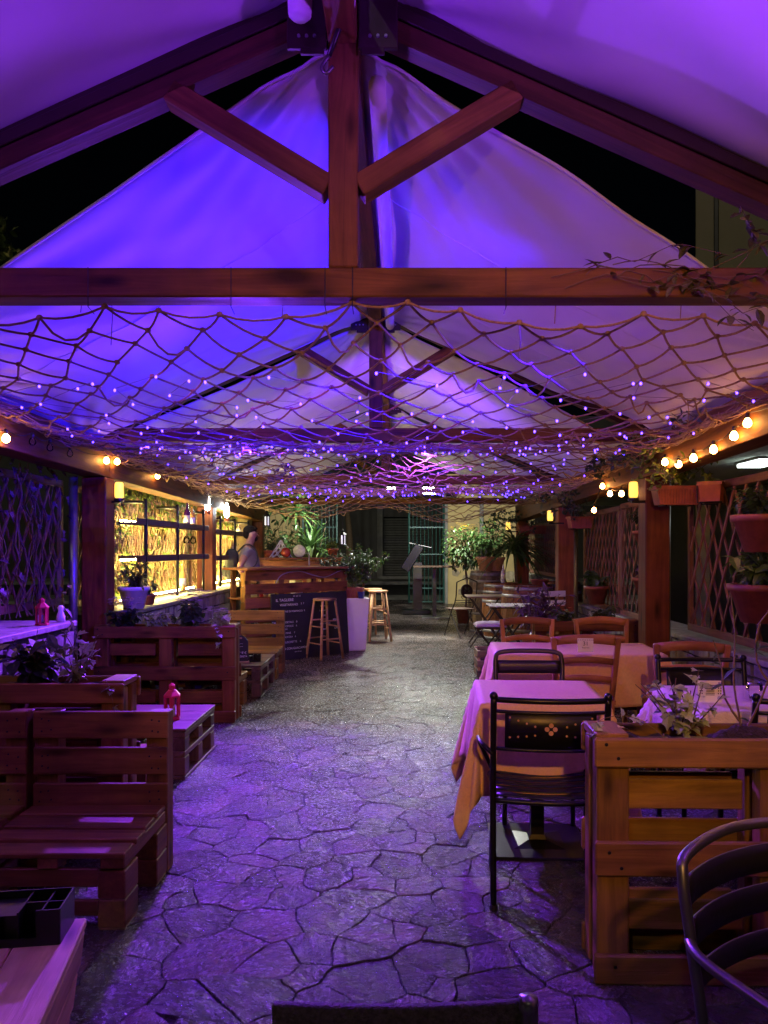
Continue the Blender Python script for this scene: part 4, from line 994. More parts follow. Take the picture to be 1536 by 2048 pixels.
# chairs ----------------------------------------------------------
def wood_chair(label, loc, rz):
    t = thing('wooden_chair', label, 'chair', loc, rz, 'orange wooden ladder back chairs'); m = M_chairw   # faces +Y
    for s in (-1, 1):
        beam(t, 'back_post', (s * .175, -.02, 0), (s * .175, 0, .45), .034, .04, m, up=(0, 1, 0)); beam(t, 'back_post', (s * .175, -.0, .452), (s * .205, -.075, .88), .034, .034, m, up=(0, 1, 0))
        beam(t, 'front_leg', (s * .18, .36, 0), (s * .18, .36, .44), .036, .036, m)
        beam(t, 'side_stretcher', (s * .178, .01, .2), (s * .18, .345, .2), .02, .025, m)
    MB().prism([(-.2, -.02, .44), (.2, -.02, .44), (.215, .39, .445), (-.215, .39, .445)], (0, 0, .028)).build('seat', m, t)
    for z, y, hh, w in ((.855, -.07, .055, .195), (.72, -.05, .04, .185), (.60, -.028, .04, .18)):
        def fn(u, v, z=z, y=y, hh=hh, w=w):
            x = (u * 2 - 1) * w; return (x, y - .028 * (1 - (x / w) ** 2), z + (v - .5) * hh + .018 * (1 - (x / w) ** 2))
        o = MB().grid(fn, 10, 1).build('back_rail', m, t, True); md = o.modifiers.new('s', 'SOLIDIFY'); md.thickness = .018
    beam(t, 'front_stretcher', (-.165, .36, .25), (.165, .36, .25), .02, .025, m); return t
c0 = wood_chair('wooden chair with table card on its back in the middle row', (1.175, 5.0, 0), RAD(-4))
dup(c0, (1.0, 6.13, 0), PI + .02, 'wooden chair behind the long table, left of two')
dup(c0, (1.60, 6.15, 0), PI - .02, 'wooden chair behind the long table, right of two')
dup(c0, (1.73, 4.66, 0), RAD(-8), 'wooden chair behind the right table, next to the long cloth')

def cafe_chair(label, loc, rz, m=None):
    """black metal chair with a pierced back panel, faces +Y"""
    m = m or M_black; t = thing('metal_chair', label, 'chair', loc, rz, 'black metal chairs with pierced back'); w = .225
    for s in (-1, 1):
        MB().tube(crom([(s*w, -.03, 0), (s*w, .0, .42), (s*w, -.02, .65), (s*w, -.055, .855)], 6), .0135, 8).build('back_post', m, t, True)
        MB().tube(crom([(s*w*.95, .39, 0), (s*w*.92, .37, .40), (s*w*.92, .36, .45)], 4), .0125, 8).build('front_leg', m, t, True)
        MB().tube(crom([(s*w, -.025, .62), (s*(w+.045), .02, .655), (s*(w+.055), .18, .64), (s*(w+.04), .29, .58), (s*w*.95, .33, .46)], 6), .010, 8).build('armrest', m, t, True)
        MB().lathe([(.018, 0), (.018, .02)], 8).build('foot', M_cable, t, M=T(s*w, -.03, 0))
        MB().ball((s*w, -.055, .862), .018, 8, 6).build('finial', m, t, True)
    bw = lambda x: -.045 * (1 - (x / w) ** 2)
    MB().tube([(x, -.05 + bw(x) * .8, .848) for x in [w * (q / 8 - 1) for q in range(17)]], .012, 8).build('top_rail', m, t, True)
    MB().tube([(x, -.043 + bw(x) * .8, .80) for x in [w * (q / 8 - 1) for q in range(17)]], .008, 6).build('panel_rail', m, t, True)
    MB().tube([(x, -.016 + bw(x) * .8, .645) for x in [w * (q / 8 - 1) for q in range(17)]], .008, 6).build('panel_rail', m, t, True)
    o = MB().grid(lambda u, v: ((u*2-1)*w*.8, -.016 - .027*v + bw((u*2-1)*w*.8)*.8, .645 + .155*v), 14, 2).build('back_panel', m, t, True); o.modifiers.new('s', 'SOLIDIFY').thickness = .003
    hole = MB(); hm = mat('pierced hole', (.40, .22, .09), .6)
    def dot(x, z, rr):
        v = (z - .645) / .155; y = -.016 - .027 * v + bw(x) * .8
        hole.lathe([(rr, 0), (rr, .001)], 10, T(x, y - .0025, z) @ RX(PI/2))
    for dx, dz_ in ((-.016, 0), (.016, 0), (0, .016), (0, -.016)): dot(dx, .735 + dz_, .0095)
    for q in range(4):
        for s in (-1, 1):
            dot(s * (.062 + q * .033), .745 + .011 * q, .0042); dot(s * (.062 + q * .033), .708 - .004 * q, .0042)
    hole.build('pierced_dots', hm, t)
    for k in range(5):
        y = .035 + k * .078
        o = MB().grid(lambda u, v, y=y: ((u*2-1)*w*.93, y + (v - .5)*.062, .452 - .014*math.sin(PI*u) - .004*v), 10, 1).build('seat_slat', m, t, True); o.modifiers.new('s', 'SOLIDIFY').thickness = .005
    MB().tube(crom([(-w, 0, .44), (-w*.98, .2, .44), (-w*.92, .37, .44), (0, .40, .432), (w*.92, .37, .44), (w*.98, .2, .44), (w, 0, .44)], 5), .011, 8).build('seat_frame', m, t, True)
    MB().tube([(x, .0 + bw(x) * .7, .43) for x in [w * (q / 6 - 1) for q in range(13)]], .011, 8).build('seat_frame', m, t, True)
    return t
k0 = cafe_chair('black metal chair pulled to the gold table with its back to the camera', (.59, 3.11, 0), RAD(-4))
dup(k0, (1.62, 3.08, 0), RAD(-3), 'black metal chair cut by the right frame edge behind the planter')
dup(k0, (1.60, 4.10, 0), RAD(176), 'black metal chair on the far side of the striped table')
def band_chair(label, loc, rz, m, name='metal_chair', zt=.86, w=.19, slats=((.78, .05),), curve=.03, tub=.014, arms=False, grp=None, sm=None):
    t = thing(name, label, 'chair', loc, rz, grp)
    pts = [(-w, -.02, 0), (-w, .0, .44), (-w*1.02, -.03, zt*.8), (-w*1.02, -.05, zt - .05), (-w*.85, -.055 - curve*.3, zt - .008), (0, -.06 - curve, zt), (w*.85, -.055 - curve*.3, zt - .008), (w*1.02, -.05, zt - .05), (w*1.02, -.03, zt*.8), (w, 0, .44), (w, -.02, 0)]
    MB().tube(crom(pts, 6), tub, 8).build('back_frame', m, t, True)
    for z, hh in slats:
        o = MB().grid(lambda u, v, z=z, hh=hh: ((u*2-1)*w*1.0, -.03 - .03*(z-.6)/.25 - curve*(1-(u*2-1)**2), z + (v-.5)*hh), 12, 2).build('back_slat', sm or m, t, True); o.modifiers.new('s', 'SOLIDIFY').thickness = .006
    for s in (-1, 1):
        MB().tube(crom([(s*w*.95, .38, 0), (s*w*.95, .37, .42), (s*w, .3, .45), (s*w, .0, .445)], 5), tub*.9, 8).build('front_leg', m, t, True)
        if arms: MB().tube(crom([(s*w*1.02, -.035, .67), (s*(w+.04), .04, .665), (s*(w+.05), .25, .65), (s*(w+.03), .35, .60), (s*w, .37, .44)], 6), tub*.9, 8).build('armrest', m, t, True)
    o = MB().grid(lambda u, v: ((u*2-1)*w*.98, .0 + v*.38, .45 - .012*math.sin(PI*u)), 8, 8).build('seat', sm or m, t, True); o.modifiers.new('s', 'SOLIDIFY').thickness = .012
    return t
band_chair('dark metal chair with rounded back on the far side of the gold table', (.72, 4.38, 0), PI - .04, M_dark, slats=((.77, .075),), curve=.0, w=.185)
band_chair('dark grey metal armchair with curved slats at the bottom right corner', (.785, 1.61, 0), RAD(208), M_grey, w=.22, zt=.832, slats=((.758, .062), (.675, .062), (.585, .05)), curve=.05, arms=True, tub=.0118, sm=M_dark)
M_mesh = mat('speckled woven mesh', (.035, .026, .026), .8, var=.6, scale=160, bump=.6, bscale=220)
t = band_chair('chair with dark woven back cut by the bottom edge', (.0, 1.06, 0), RAD(0), M_dark, w=.0, zt=.5, slats=(), curve=0) if False else thing('woven_chair', 'chair with dark woven back cut by the bottom edge', 'chair', (-.005, 1.04, 0))
for s in (-1, 1):
    MB().tube(crom([(s*.175, -.03, 0), (s*.175, .0, .44), (s*.172, -.02, .80 + .02*s), (s*.170, -.022, .823 + .022*s)], 6), .0125, 10).build('back_post', M_grey, t, True); MB().ball((s*.170, -.022, .824 + .022*s), .0135, 10, 6).build('end_cap', M_alu, t, True)
    MB().tube([(s*.175, .36, 0), (s*.175, .36, .44)], .0125, 10).build('front_leg', M_grey, t, True)
o = MB().grid(lambda u, v: ((u*2-1)*.168, -.012 - .01*math.sin(PI*u) - .012*v, (.56 + .286*v + .004*u*v)), 14, 6).build('woven_back', M_mesh, t, True); o.modifiers.new('s', 'SOLIDIFY').thickness = .012
o = MB().grid(lambda u, v: ((u*2-1)*.17, .0 + v*.38, .44), 4, 4).build('woven_seat', M_mesh, t, True); o.modifiers.new('s', 'SOLIDIFY').thickness = .012

# cards, glass, ornament on the tables
M_card = mat('white card', (.75, .72, .68), .8, var=.03); M_ink = mat('black ink', (.02, .018, .02), .8)
t = thing('table_card', 'white card with number 31 on the wooden chair back', 'card', P(1171, 1304, 4.84), RAD(-6))
link('card', bmesh_box(.098, .0012, .086, M_card, 0), t, T(0, 0, .043) @ RX(RAD(-8)))
text(t, '31', .036, T(0, -.0085, .042) @ RX(RAD(82)), M_ink, align='CENTER'); text(t, 'Reserved', .012, T(0, -.006, .024) @ RX(RAD(82)), M_ink, align='CENTER')
dd = MB()
for k in range(9):
    for z in (.008, .077): dd.box((-.044 + k * .011, -.0125 + (.077 - z) * .14 + (0 if z > .05 else .0), z), (.005, .0012, .004))
dd.build('border_marks', M_ink, t)
t = thing('table_card', 'white menu card with dotted border standing on the striped table', 'card', (1.395, 3.50, .752), RAD(-4))
link('card', bmesh_box(.105, .0012, .098, M_card, 0), t, T(0, 0, .048) @ RX(RAD(-10)))
for k in range(9): MB().box((0, 0, 0), (.05 * U(.5, 1), .0012, .0028)).build('print_line', M_ink, t, M=T(0, -.0105 + k * .0013, .078 - k * .0075) @ RX(RAD(-10)))
dd = MB()
for k in range(7):
    for x in (-.046, -.036, .036, .046): dd.box((x, -.0135 + k * .0022, .09 - k * .0125), (.004, .0012, .006))
dd.build('border_marks', M_ink, t)
o = MB().lathe([(.036, 0), (.041, .004), (.036, .07), (.030, .082), (.028, .082), (.033, .07), (.037, .01), (.0, .012)][::-1], 16).build('drinking_glass', M_glass, None, True, T(1.62, 3.55, .752)); tag(o, 'upturned drinking glass on the striped table', 'glass')
# ================================================================ bar
BA = RAD(42.7)
bar = thing('pallet_bar', 'dark pallet bar counter set at an angle on the left', 'bar', (-1.99, 9.72, 0), BA); BL = 1.64
for z, hh in ((1.105, .13), (.93, .13), (.75, .13), (.57, .13), (.39, .13), (.21, .13), (.07, .12)): board(bar, 'front_board', (BL / 2, .012, z), (BL, .024, hh), M_palletb)
for x in (.05, .56, 1.08, BL - .05):
    for k in range(6): board(bar, 'block', (x, .075, .10 + k * .19), (.095, .098, .185), M_pallet, b=.006)
for z in (.8, .3): board(bar, 'inner_shelf', (BL / 2, .30, z), (BL - .02, .34, .02), M_palletb)
for x in (.1, BL - .1): board(bar, 'rear_post', (x, .47, .58), (.06, .06, 1.16), M_palletb)
board(bar, 'counter_top', (BL / 2, .2, 1.187), (BL + .08, .62, .03), M_palletb, b=.006)
MB().tube(crom([(.45, -.006, 1.0), (.55, -.01, 1.11), (.8, -.01, 1.15), (1.05, -.01, 1.09), (1.25, -.01, 1.06), (1.5, -.01, 1.14), (1.62, -.01, 1.15)], 6), .007, 6).build('cable', M_wire, bar, True)
def on_bar(x, y, z): p = Matrix.Rotation(BA, 4, 'Z') @ V((x, y, 0)); return V((-1.99 + p.x, 9.72 + p.y, z))
for k, (x, w, h, lab) in enumerate(((.24, .16, .17, 'white box on the bar shelf at its left end'), (.60, .2, .12, 'white tray on the bar shelf in the middle'), (.98, .13, .2, 'white carton on the bar shelf near the plants'))):
    o = link('shelf_box', bmesh_box(w, .14, h, M_white, .006), None, T(*on_bar(x, .3, .811 + h/2)) @ RZ(BA)); tag(o, lab, 'box')
for k, x in enumerate((.40, .47, .76, .83)):
    o = MB().lathe([(.026, 0), (.028, .01), (.028, .09), (.02, .105), (.021, .12)], 12).build('jar', (M_pink, M_flower, M_terra2, M_yellow)[k], None, True, T(*on_bar(x, .26, .811)))
    tag(o, ['pink jar seen through the bar slot', 'lilac jar seen through the bar slot', 'tan jar seen through the bar slot', 'yellow jar seen through the bar slot'][k], 'jar')
# big blackboard leaning on the bar
cb = thing('blackboard', 'large blackboard menu leaning on the bar front', 'blackboard', on_bar(.35, -.10, 0), BA)
MC = RX(RAD(-4.5))
link('board', bmesh_box(1.24, .02, .86, M_slate, .003), cb, MC @ T(.62, 0, .43))
def chalk(s, x, z, size): text(cb, s, size, MC @ T(x, -.0115, z) @ RX(PI / 2), M_chalk)
for s, x, z, q in (('IL TAGLIERE', .07, .76, .052), ('5.0  6.0  8.0', .34, .815, .026), ('VEGETARIANO', .13, .70, .042), ('5  7', .46, .71, .034), ('SELEZIONE DI FORMAGGI  9', .08, .615, .035), ('TAGLIERE VEGETALE    8', .0, .475, .036), ('CIPOLLE    6', .20, .425, .034), ('FORMAGGI', .1, .39, .026), ('PANE     7', .2, .335, .034), ('RUCOLA    6', .18, .285, .032), ('LE BRUSCHETTE    6', .10, .215, .038), ('O CON GUACAMOLE', .16, .13, .040), ('pane di casa', .33, .09, .022),
        ('BIRRA', .78, .66, .03), ('5.0 VINO', .76, .60, .03), ('CAFFE', .78, .53, .03), ('AMARO', .98, .47, .03), ('GIN TONIC', .76, .42, .034), ('SPRITZ', .78, .345, .032), ('LATTE', 1.0, .35, .036), ('COLA', .78, .25, .032)): chalk(s, x, z, q)
# small menu board on the low table
t = thing('menu_board', 'small black menu board with wooden foot on the far low table', 'menu board', (-1.61, 7.58, .321), RAD(6))
m = MB(); pts = [(-.085, 0, .02), (.085, 0, .02), (.085, 0, .22), (.06, 0, .25), (.03, 0, .272), (-.03, 0, .272), (-.06, 0, .25), (-.085, 0, .22)]
m.prism(pts, (0, .01, 0)); m.build('board', M_slate, t); board(t, 'foot', (0, .005, .010), (.19, .06, .02), M_pine)
MB().box((0, -.002, .247), (.05, .004, .016)).build('handle', M_pine, t)
rr = random.Random(4)
for k in range(7): MB().tube([(-.065 + q * .011, -.0012, .215 - k * .026 + rr.uniform(-.004, .004)) for q in range(int(rr.uniform(5, 12)))], .0012, 3).build('chalk_line', M_chalk, t)
text(t, '4 €', .035, T(.02, -.002, .09) @ RX(PI/2), M_chalk); text(t, 'PASTA', .024, T(.005, -.002, .06) @ RX(PI/2), M_chalk)
# stools
def stool(label, loc, rz):
    t = thing('bar_stool', label, 'stool', loc, rz, 'round wooden bar stools'); H = .79
    MB().lathe([(.14, H - .03), (.158, H - .022), (.158, H - .008), (.148, H)], 24).build('seat', M_stool, t, 'q')
    a, b = .10, .175
    C = [(-1, -1), (1, -1), (1, 1), (-1, 1)]
    for x, y in C: MB().tube([(x * b, y * b, 0), (x * a, y * a, H - .03)], [.019, .016], 10).build('leg', M_stool, t, True)
    for k in range(4):
        for z in ((.2, .42) if k % 2 else (.26, .50)):
            f = b + (a - b) * z / (H - .03); x0, y0 = C[k]; x1, y1 = C[(k + 1) % 4]; MB().tube([(x0 * f, y0 * f, z), (x1 * f, y1 * f, z)], .0095, 8).build('rung', M_stool, t, True)
    return t
s0 = stool('round wooden bar stool in front of the blackboard', (-1.04, 10.22, 0), RAD(40))
dup(s0, (-.395, 12.15, 0), RAD(15), 'wooden bar stool right of the white planter, the nearer of two')
dup(s0, (-.50, 12.75, 0), RAD(35), 'wooden bar stool right of the white planter, the farther of two')
# tall white planter with bushes
wp = thing('tall_planter', 'tall tapered white planter at the end of the bar', 'planter', (-.675, 11.0, 0), RAD(8))
m = MB(); v = []
for s, z in ((.12, 0), (.135, .02), (.175, .72), (.18, .745), (.168, .745), (.16, .70)):
    v += [V((x * s, y * s, z)) for x, y in ((-1, -1), (1, -1), (1, 1), (-1, 1))]
m.v = v
for i in range(5):
    for j in range(4): j2 = (j + 1) % 4; m.face(i*4+j, i*4+j2, i*4+4+j2, i*4+4+j)
m.face(3, 2, 1, 0); m.face(20, 21, 22, 23)
o = m.build('body', M_white, wp); bv = o.modifiers.new('b', 'BEVEL'); bv.width = .012; bv.segments = 2
plant('bushy plant in a terracotta box on the white planter', (-.70, 11.0, .746), 34, .52, .7, .06, .026, 40, M_leaf, 81, pot=pot_box(.27, .2, .15), rad=.005)
plant('upright pale bush leaning right above the white planter', (-.56, 10.93, .90), 26, .62, .4, .055, .03, 40, M_leaf, 82, rad=.004)
plant('dark bush spilling left over the bar end', (-.93, 10.86, 1.0), 30, .40, 1.0, .055, .025, 38, M_leafd, 83, rad=.004)
o = MB().lathe([(.04, 0), (.055, .09), (.06, .095), (.05, .09)], 14).build('blue_pot', mat('blue glaze', (.03, .03, .3), .3), None, True, T(-.59, 10.86, .746)); tag(o, 'small blue pot beside the bushes on the white planter', 'pot')

# ================================================================ back counter and its things
bc = thing('back_counter', 'wooden back counter behind the bar', 'counter', (-1.75, 12.75, 0), RAD(6))
board(bc, 'counter_top', (0, 0, 1.285), (1.5, .3, .03), M_palletb)
for k in range(8): board(bc, 'panel_board', (0, .1, 1.19 - k * .152), (1.46, .025, .14), M_palletb)
for x in (-.7, .7): board(bc, 'post', (x, .03, .635), (.08, .08, 1.27), M_palletb)
o = MB().ball((0, 0, 0), .082, 18, 12).build('red_ball', mat('red lacquer', (.32, .035, .02), .25, var=.1), None, True, T(-1.93, 12.68, 1.384)); tag(o, 'shiny red ball on the back counter', 'ball')
t = thing('glass_disc', 'round pale glass disc standing on the back counter', 'disc', (-1.71, 12.7, 1.301), RAD(-5))
MB().lathe([(.004, 0), (.1, .004), (.104, .01), (.1, .016), (.004, .012)], 28, RX(PI/2) @ T(0, 0, 0)).build('plate', mat('pale glass', (.5, .52, .42), .2, var=.2, scale=30), t, True, T(0, 0, .108)); MB().box((0, .0, .004), (.09, .05, .008)).build('stand', M_dark, t)
t = thing('lace_cone', 'pale openwork cone ornament on the back counter', 'ornament', (-2.04, 12.86, 1.301)); m = MB()
for k in range(8):
    a0 = 2 * PI * k / 8
    for sg in (-1, 1): m.tube([(math.cos(a0 + sg * q * .3) * .19 * (1 - q / 6.2), math.sin(a0 + sg * q * .3) * .1 * (1 - q / 6.2), q * .048) for q in range(7)], .006, 4)
m.build('lacework', M_white, t)
M_lantw = glow('lantern pane glow', (.8, .78, .85), 1.3)
lantern('dark hanging lantern with pale panes above the man', (-2.18, 12.3, 1.80), .3, 1.2, M_black, M_lantw); lantern('dark lantern with pale panes above the bushes', (-.955, 12.2, 1.50), .3, 1.2, M_black, M_lantw)
for x, y, z in ((-2.18, 12.3, 2.05), (-.955, 12.2, 1.75)):
    o = MB().tube([(x, y, z), (x, y, 2.25)], .003, 5).build('lantern_wire', M_cable); tag(o, f'thin wire holding the {"left" if x < -2 else "right"} hanging lantern', 'wire')
o = MB().tube(crom([(0, 0, 0), (0, 0, .15), (-.03, 0, .18), (-.08, 0, .17)], 5), .01, 8).build('tap', M_alu, None, True, T(*on_bar(1.22, .33, 1.202)) @ RZ(BA)); tag(o, 'chrome tap at the back of the bar counter', 'tap')
plant('plant in a tall terracotta pot right behind the man', (-2.22, 13.05, 1.0), 16, .3, .9, .09, .02, 14, M_leaf, 84, 'strap', pot=pot_round(.09, .13, .42))
plant('round green plant in a terracotta pot on the back counter', (-1.16, 12.72, 1.301), 20, .17, 1.1, .06, .03, 16, M_leafb, 85, pot=pot_round(.06, .09, .15))
def yucca(label, loc, trunk, n, L, W, seed, m=M_leaf, droop=.3, name='yucca', cat='yucca', heads=None):
    r = random.Random(seed); t = thing(name, label, cat, loc)
    MB().tube(crom(trunk, 4), [.05 - .02 * i / (len(trunk) * 4 - 4) for i in range(len(trunk) * 4 - 3)], 8).build('trunk', M_stem, t, True)
    lf = MB()
    for h in (heads or [trunk[-1]]):
        for k in range(n):
            a = r.uniform(0, 2*PI); e = r.uniform(-.3, 1.3); d = V((math.cos(a)*math.cos(e), math.sin(a)*math.cos(e), math.sin(e)))
            lf.leaf(V(h), d, (0, 0, 1), L * r.uniform(.7, 1.15), W, 'strap', droop * r.uniform(.4, 1.5))
    lf.build('crown', m, t)
yucca('tall yucca with leaning trunk behind the back counter', (-1.95, 15.0, 0), [(.15, 0, 0), (.12, 0, .9), (0, 0, 1.5), (-.12, 0, 2.15)], 70, .62, .05, 91, heads=[(-.12, 0, 2.15), (.16, -.1, 1.45), (-.55, .2, 2.2)])
yucca('spiky green yucca low behind the glass disc', (-1.65, 14.2, 0), [(0, 0, 0), (0, 0, 1.1)], 60, .6, .045, 92, M_leafb, .1)
plant('dark dense shrub behind the red ball', (-2.2, 15.2, .2), 50, 1.9, .5, .13, .06, 26, M_leaf, 93, rad=.01, name='shrub', cat='shrub')

# ================================================================ the man behind the bar
def skin(name, mat_, parent, verts, edges, radii, root=0, sub=2):
    me = bpy.data.meshes.new(name); me.from_pydata(verts, edges, []); me.materials.append(mat_); o = link(name, me, parent)
    o.modifiers.new('Skin', 'SKIN').use_smooth_shade = True
    for i, r in enumerate(radii):
        s = me.skin_vertices[0].data[i]; s.radius = r if isinstance(r, tuple) else (r, r); s.use_root = (i == root)
    m = o.modifiers.new('Sub', 'SUBSURF'); m.levels = m.render_levels = sub; return o
M_skin = mat('skin', (.36, .18, .115), .55, var=.12); M_shirt = mat('grey shirt', (.17, .155, .175), .85, var=.12, scale=14, bump=.3, bscale=20); M_hair = mat('dark hair', (.012, .009, .007), .9, var=.3, scale=60, spec=.1); M_trs = mat('dark trousers', (.03, .03, .04), .85)
man = thing('person', 'man in grey shirt with backpack standing behind the bar looking right', 'person', (-2.24, 11.15, 0), RAD(14))
bv_ = [(0,0,.95),(.015,0,1.12),(.0,0,1.30),(-.01,0,1.43),(.01,0,1.51),(.04,0,1.575),(.055,0,1.645),(.05,0,1.73),
       (-.02,-.17,1.425),(-.14,-.27,1.17),(-.02,-.25,1.0),(.05,-.24,.985),(.01,.17,1.425),(.10,.24,1.17),(.28,.19,1.16),(.35,.18,1.165),
       (0,-.10,.90),(.02,-.11,.5),(0,-.11,.09),(0,.10,.90),(.04,.11,.5),(.0,.11,.09),(.13,-.12,.04),(.13,.12,.04),
       (.115,-.245,.975),(.105,-.215,.975),(.10,-.265,.965),(.41,.19,1.165),(.405,.165,1.17),(.40,.20,1.15),(.07,-.205,1.0),(.375,.15,1.18)]
be_ = [(0,1),(1,2),(2,3),(3,4),(4,5),(5,6),(6,7),(3,8),(8,9),(9,10),(10,11),(3,12),(12,13),(13,14),(14,15),(0,16),(16,17),(17,18),(0,19),(19,20),(20,21),(18,22),(21,23),(11,24),(11,25),(11,26),(15,27),(15,28),(15,29),(11,30),(15,31)]
br_ = [(.12,.16),(.105,.145),(.12,.165),(.10,.13),(.056,.058),(.062,.06),(.095,.078),(.07,.06),.062,.047,.033,.036,.062,.047,.033,.036,.09,.065,.045,.09,.065,.045,.04,.04,.010,.010,.010,.010,.010,.010,.012,.012]
skin('body', M_skin, man, bv_, be_, br_)
sh = [(0,0,.93),(.015,0,1.12),(.0,0,1.30),(-.01,0,1.43),(.0,0,1.475),(-.02,-.175,1.425),(-.075,-.222,1.30),(.01,.175,1.425),(.05,.21,1.30)]
skin('shirt', M_shirt, man, sh, [(0,1),(1,2),(2,3),(3,4),(3,5),(5,6),(3,7),(7,8)], [(.135,.178),(.122,.165),(.135,.182),(.112,.145),(.07,.075),.078,.072,.078,.072])
skin('trousers', M_trs, man, [(0,0,.95),(0,-.10,.86),(.02,-.11,.5),(0,-.11,.1),(0,.10,.86),(.04,.11,.5),(0,.11,.1)], [(0,1),(1,2),(2,3),(0,4),(4,5),(5,6)], [(.13,.17),.10,.075,.06,.10,.075,.06])
h = MB(); h.ball((.02, 0, 1.712), .093, 16, 10, (1.05, .85, .8)); h.ball((-.018, 0, 1.665), .078, 14, 8, (.8, .88, 1.0)); h.ball((.09, 0, 1.735), .045, 10, 6, (1, 1.2, .6)); h.build('hair', M_hair, man, True)
h = MB().ball((.092, 0, 1.592), .05, 12, 8, (.9, .9, .8)); h.build('beard', M_hair, man, True)
MB().prism([(.138, -.010, 1.655), (.166, 0, 1.628), (.138, .010, 1.655), (.14, 0, 1.682)], (-.02, 0, 0)).build('nose', M_skin, man, True)
for s in (-1, 1): MB().ball((.045, s * .083, 1.645), .028, 10, 6, (.7, .3, 1)).build('ear', M_skin, man, True); MB().ball((.135, s * .032, 1.668), .009, 8, 5).build('eye', M_hair, man, True)
bp = thing('backpack', 'dark backpack worn by the man behind the bar', 'backpack', (-2.24, 11.15, 0), RAD(14)); M_bag = mat('dark bag cloth', (.03, .032, .03), .8, var=.3, scale=20, bump=.4)
MB().lathe([(.02, -.24), (.10, -.22), (.135, -.12), (.14, .05), (.12, .16), (.06, .21), (.01, .215)], 18, T(-.235, 0, 1.235) @ Matrix.Diagonal((.72, 1.05, 1, 1)), 3).build('bag', M_bag, bp, True)
MB().lathe([(.01, -.1), (.08, -.09), (.09, .0), (.07, .06), (.01, .07)], 14, T(-.33, 0, 1.14) @ Matrix.Diagonal((.5, 1, 1, 1)), 3).build('pocket', M_bag, bp, True)
for s in (-1, 1): MB().tube(crom([(-.15, s*.10, 1.40), (-.03, s*.13, 1.51), (.08, s*.125, 1.46), (.125, s*.13, 1.34), (.08, s*.16, 1.2), (-.12, s*.14, 1.10)], 5), .022, 8, flat=.4).build('strap', M_bag, bp, True)

# ================================================================ far end, right: high table, lectern, bistro set, barrels
t = thing('high_table', 'tall white topped steel table in front of the gate', 'table', (.69, 16.2, 0))
link('table_top', bmesh_box(.95, .6, .035, M_ptable, .006), t, T(0, 0, 1.07)); link('column', bmesh_box(.08, .08, 1.03, M_dark, .004), t, T(-.03, 0, .535)); link('base_plate', bmesh_box(.6, .5, .02, M_alu, .004), t, T(0, 0, .01))
t = thing('menu_lectern', 'lectern with tilted black panel on a pale column', 'lectern', (.30, 17.0, 0))
link('base', bmesh_box(.62, .45, .09, M_black, .01), t, T(0, 0, .06)); link('column', bmesh_box(.2, .06, 1.05, M_dark, .004), t, T(.02, 0, .62))
link('panel', bmesh_box(.20, .55, .62, M_black, .01), t, T(-.10, -.12, 1.25) @ RY(RAD(32))); link('cover', bmesh_box(.5, .5, .02, M_alu, .004), t, T(.08, -.1, 1.52) @ RY(RAD(12)))
M_chb = mat('folding chair metal', (.03, .022, .02), .5, .5)
def fold_chair(label, loc, rz, mosaic=True, slats=False):
    t = thing('folding_chair', label, 'chair', loc, rz); w = .19
    for s in (-1, 1):
        MB().tube(crom([(s*w, .28, 0), (s*w, .05, .40), (s*w, -.10, .62), (s*w, -.14, .90)], 5), .010, 6).build('back_post', M_chb, t, True)
        MB().tube([(s*(w-.02), -.22, 0), (s*(w-.02), .16, .45)], .010, 6).build('cross_leg', M_chb, t)
    if slats:
        for z in (.86, .74): board(t, 'back_slat', (0, -.125, z), (.40, .02, .075), M_white)
    else:
        MB().tube(crom([(-w, -.14, .90), (-w*.6, -.14, .93), (-.03, -.14, .96), (0, -.14, .985), (.03, -.14, .96), (w*.6, -.14, .93), (w, -.14, .90)], 5), .009, 6).build('top_rail', M_chb, t, True)
        for z in (.6, .56): MB().tube([(-w, -.09, z), (w, -.09, z)], .007, 6).build('back_rail', M_chb, t)
    if mosaic:
        MB().lathe([(.10, 0), (.115, .004), (.115, .012), (.1, .016)], 24, T(0, -.125, .75) @ RX(PI/2 - .15)).build('mosaic_ring', M_chb, t, True)
        MB().lathe([(.095, 0), (.095, .008)], 24, T(0, -.131, .75) @ RX(PI/2 - .15)).build('mosaic_disc', mat('lilac mosaic', (.5, .42, .5), .4, var=.4, scale=40), t)
        m = MB()
        for k in range(6): a = k * PI / 3; m.leaf((math.cos(a) * .02, -.142 - math.sin(a)*.003, .75 + math.sin(a) * .02), (math.cos(a), -.02, math.sin(a)), (0, -1, 0), .065, .035)
        m.build('mosaic_petals', M_leafd, t)
        for s in (-1, 1): MB().tube(crom([(s*.05, -.1, .62), (s*.09, -.1, .66), (s*.04, -.11, .65), (0, -.11, .63)], 4), .005, 5).build('scroll', M_chb, t)
    for k in range(5): board(t, 'seat_slat', (0, -.06 + k * .075, .45), (.37, .06, .014), M_white if slats else M_ptable)
    return t
fold_chair('iron folding chair with round mosaic back near the gate', (.99, 12.75, 0), RAD(25))
fold_chair('pale slatted folding chair by the farther right post', (2.0, 9.9, 0), RAD(205), False, True)
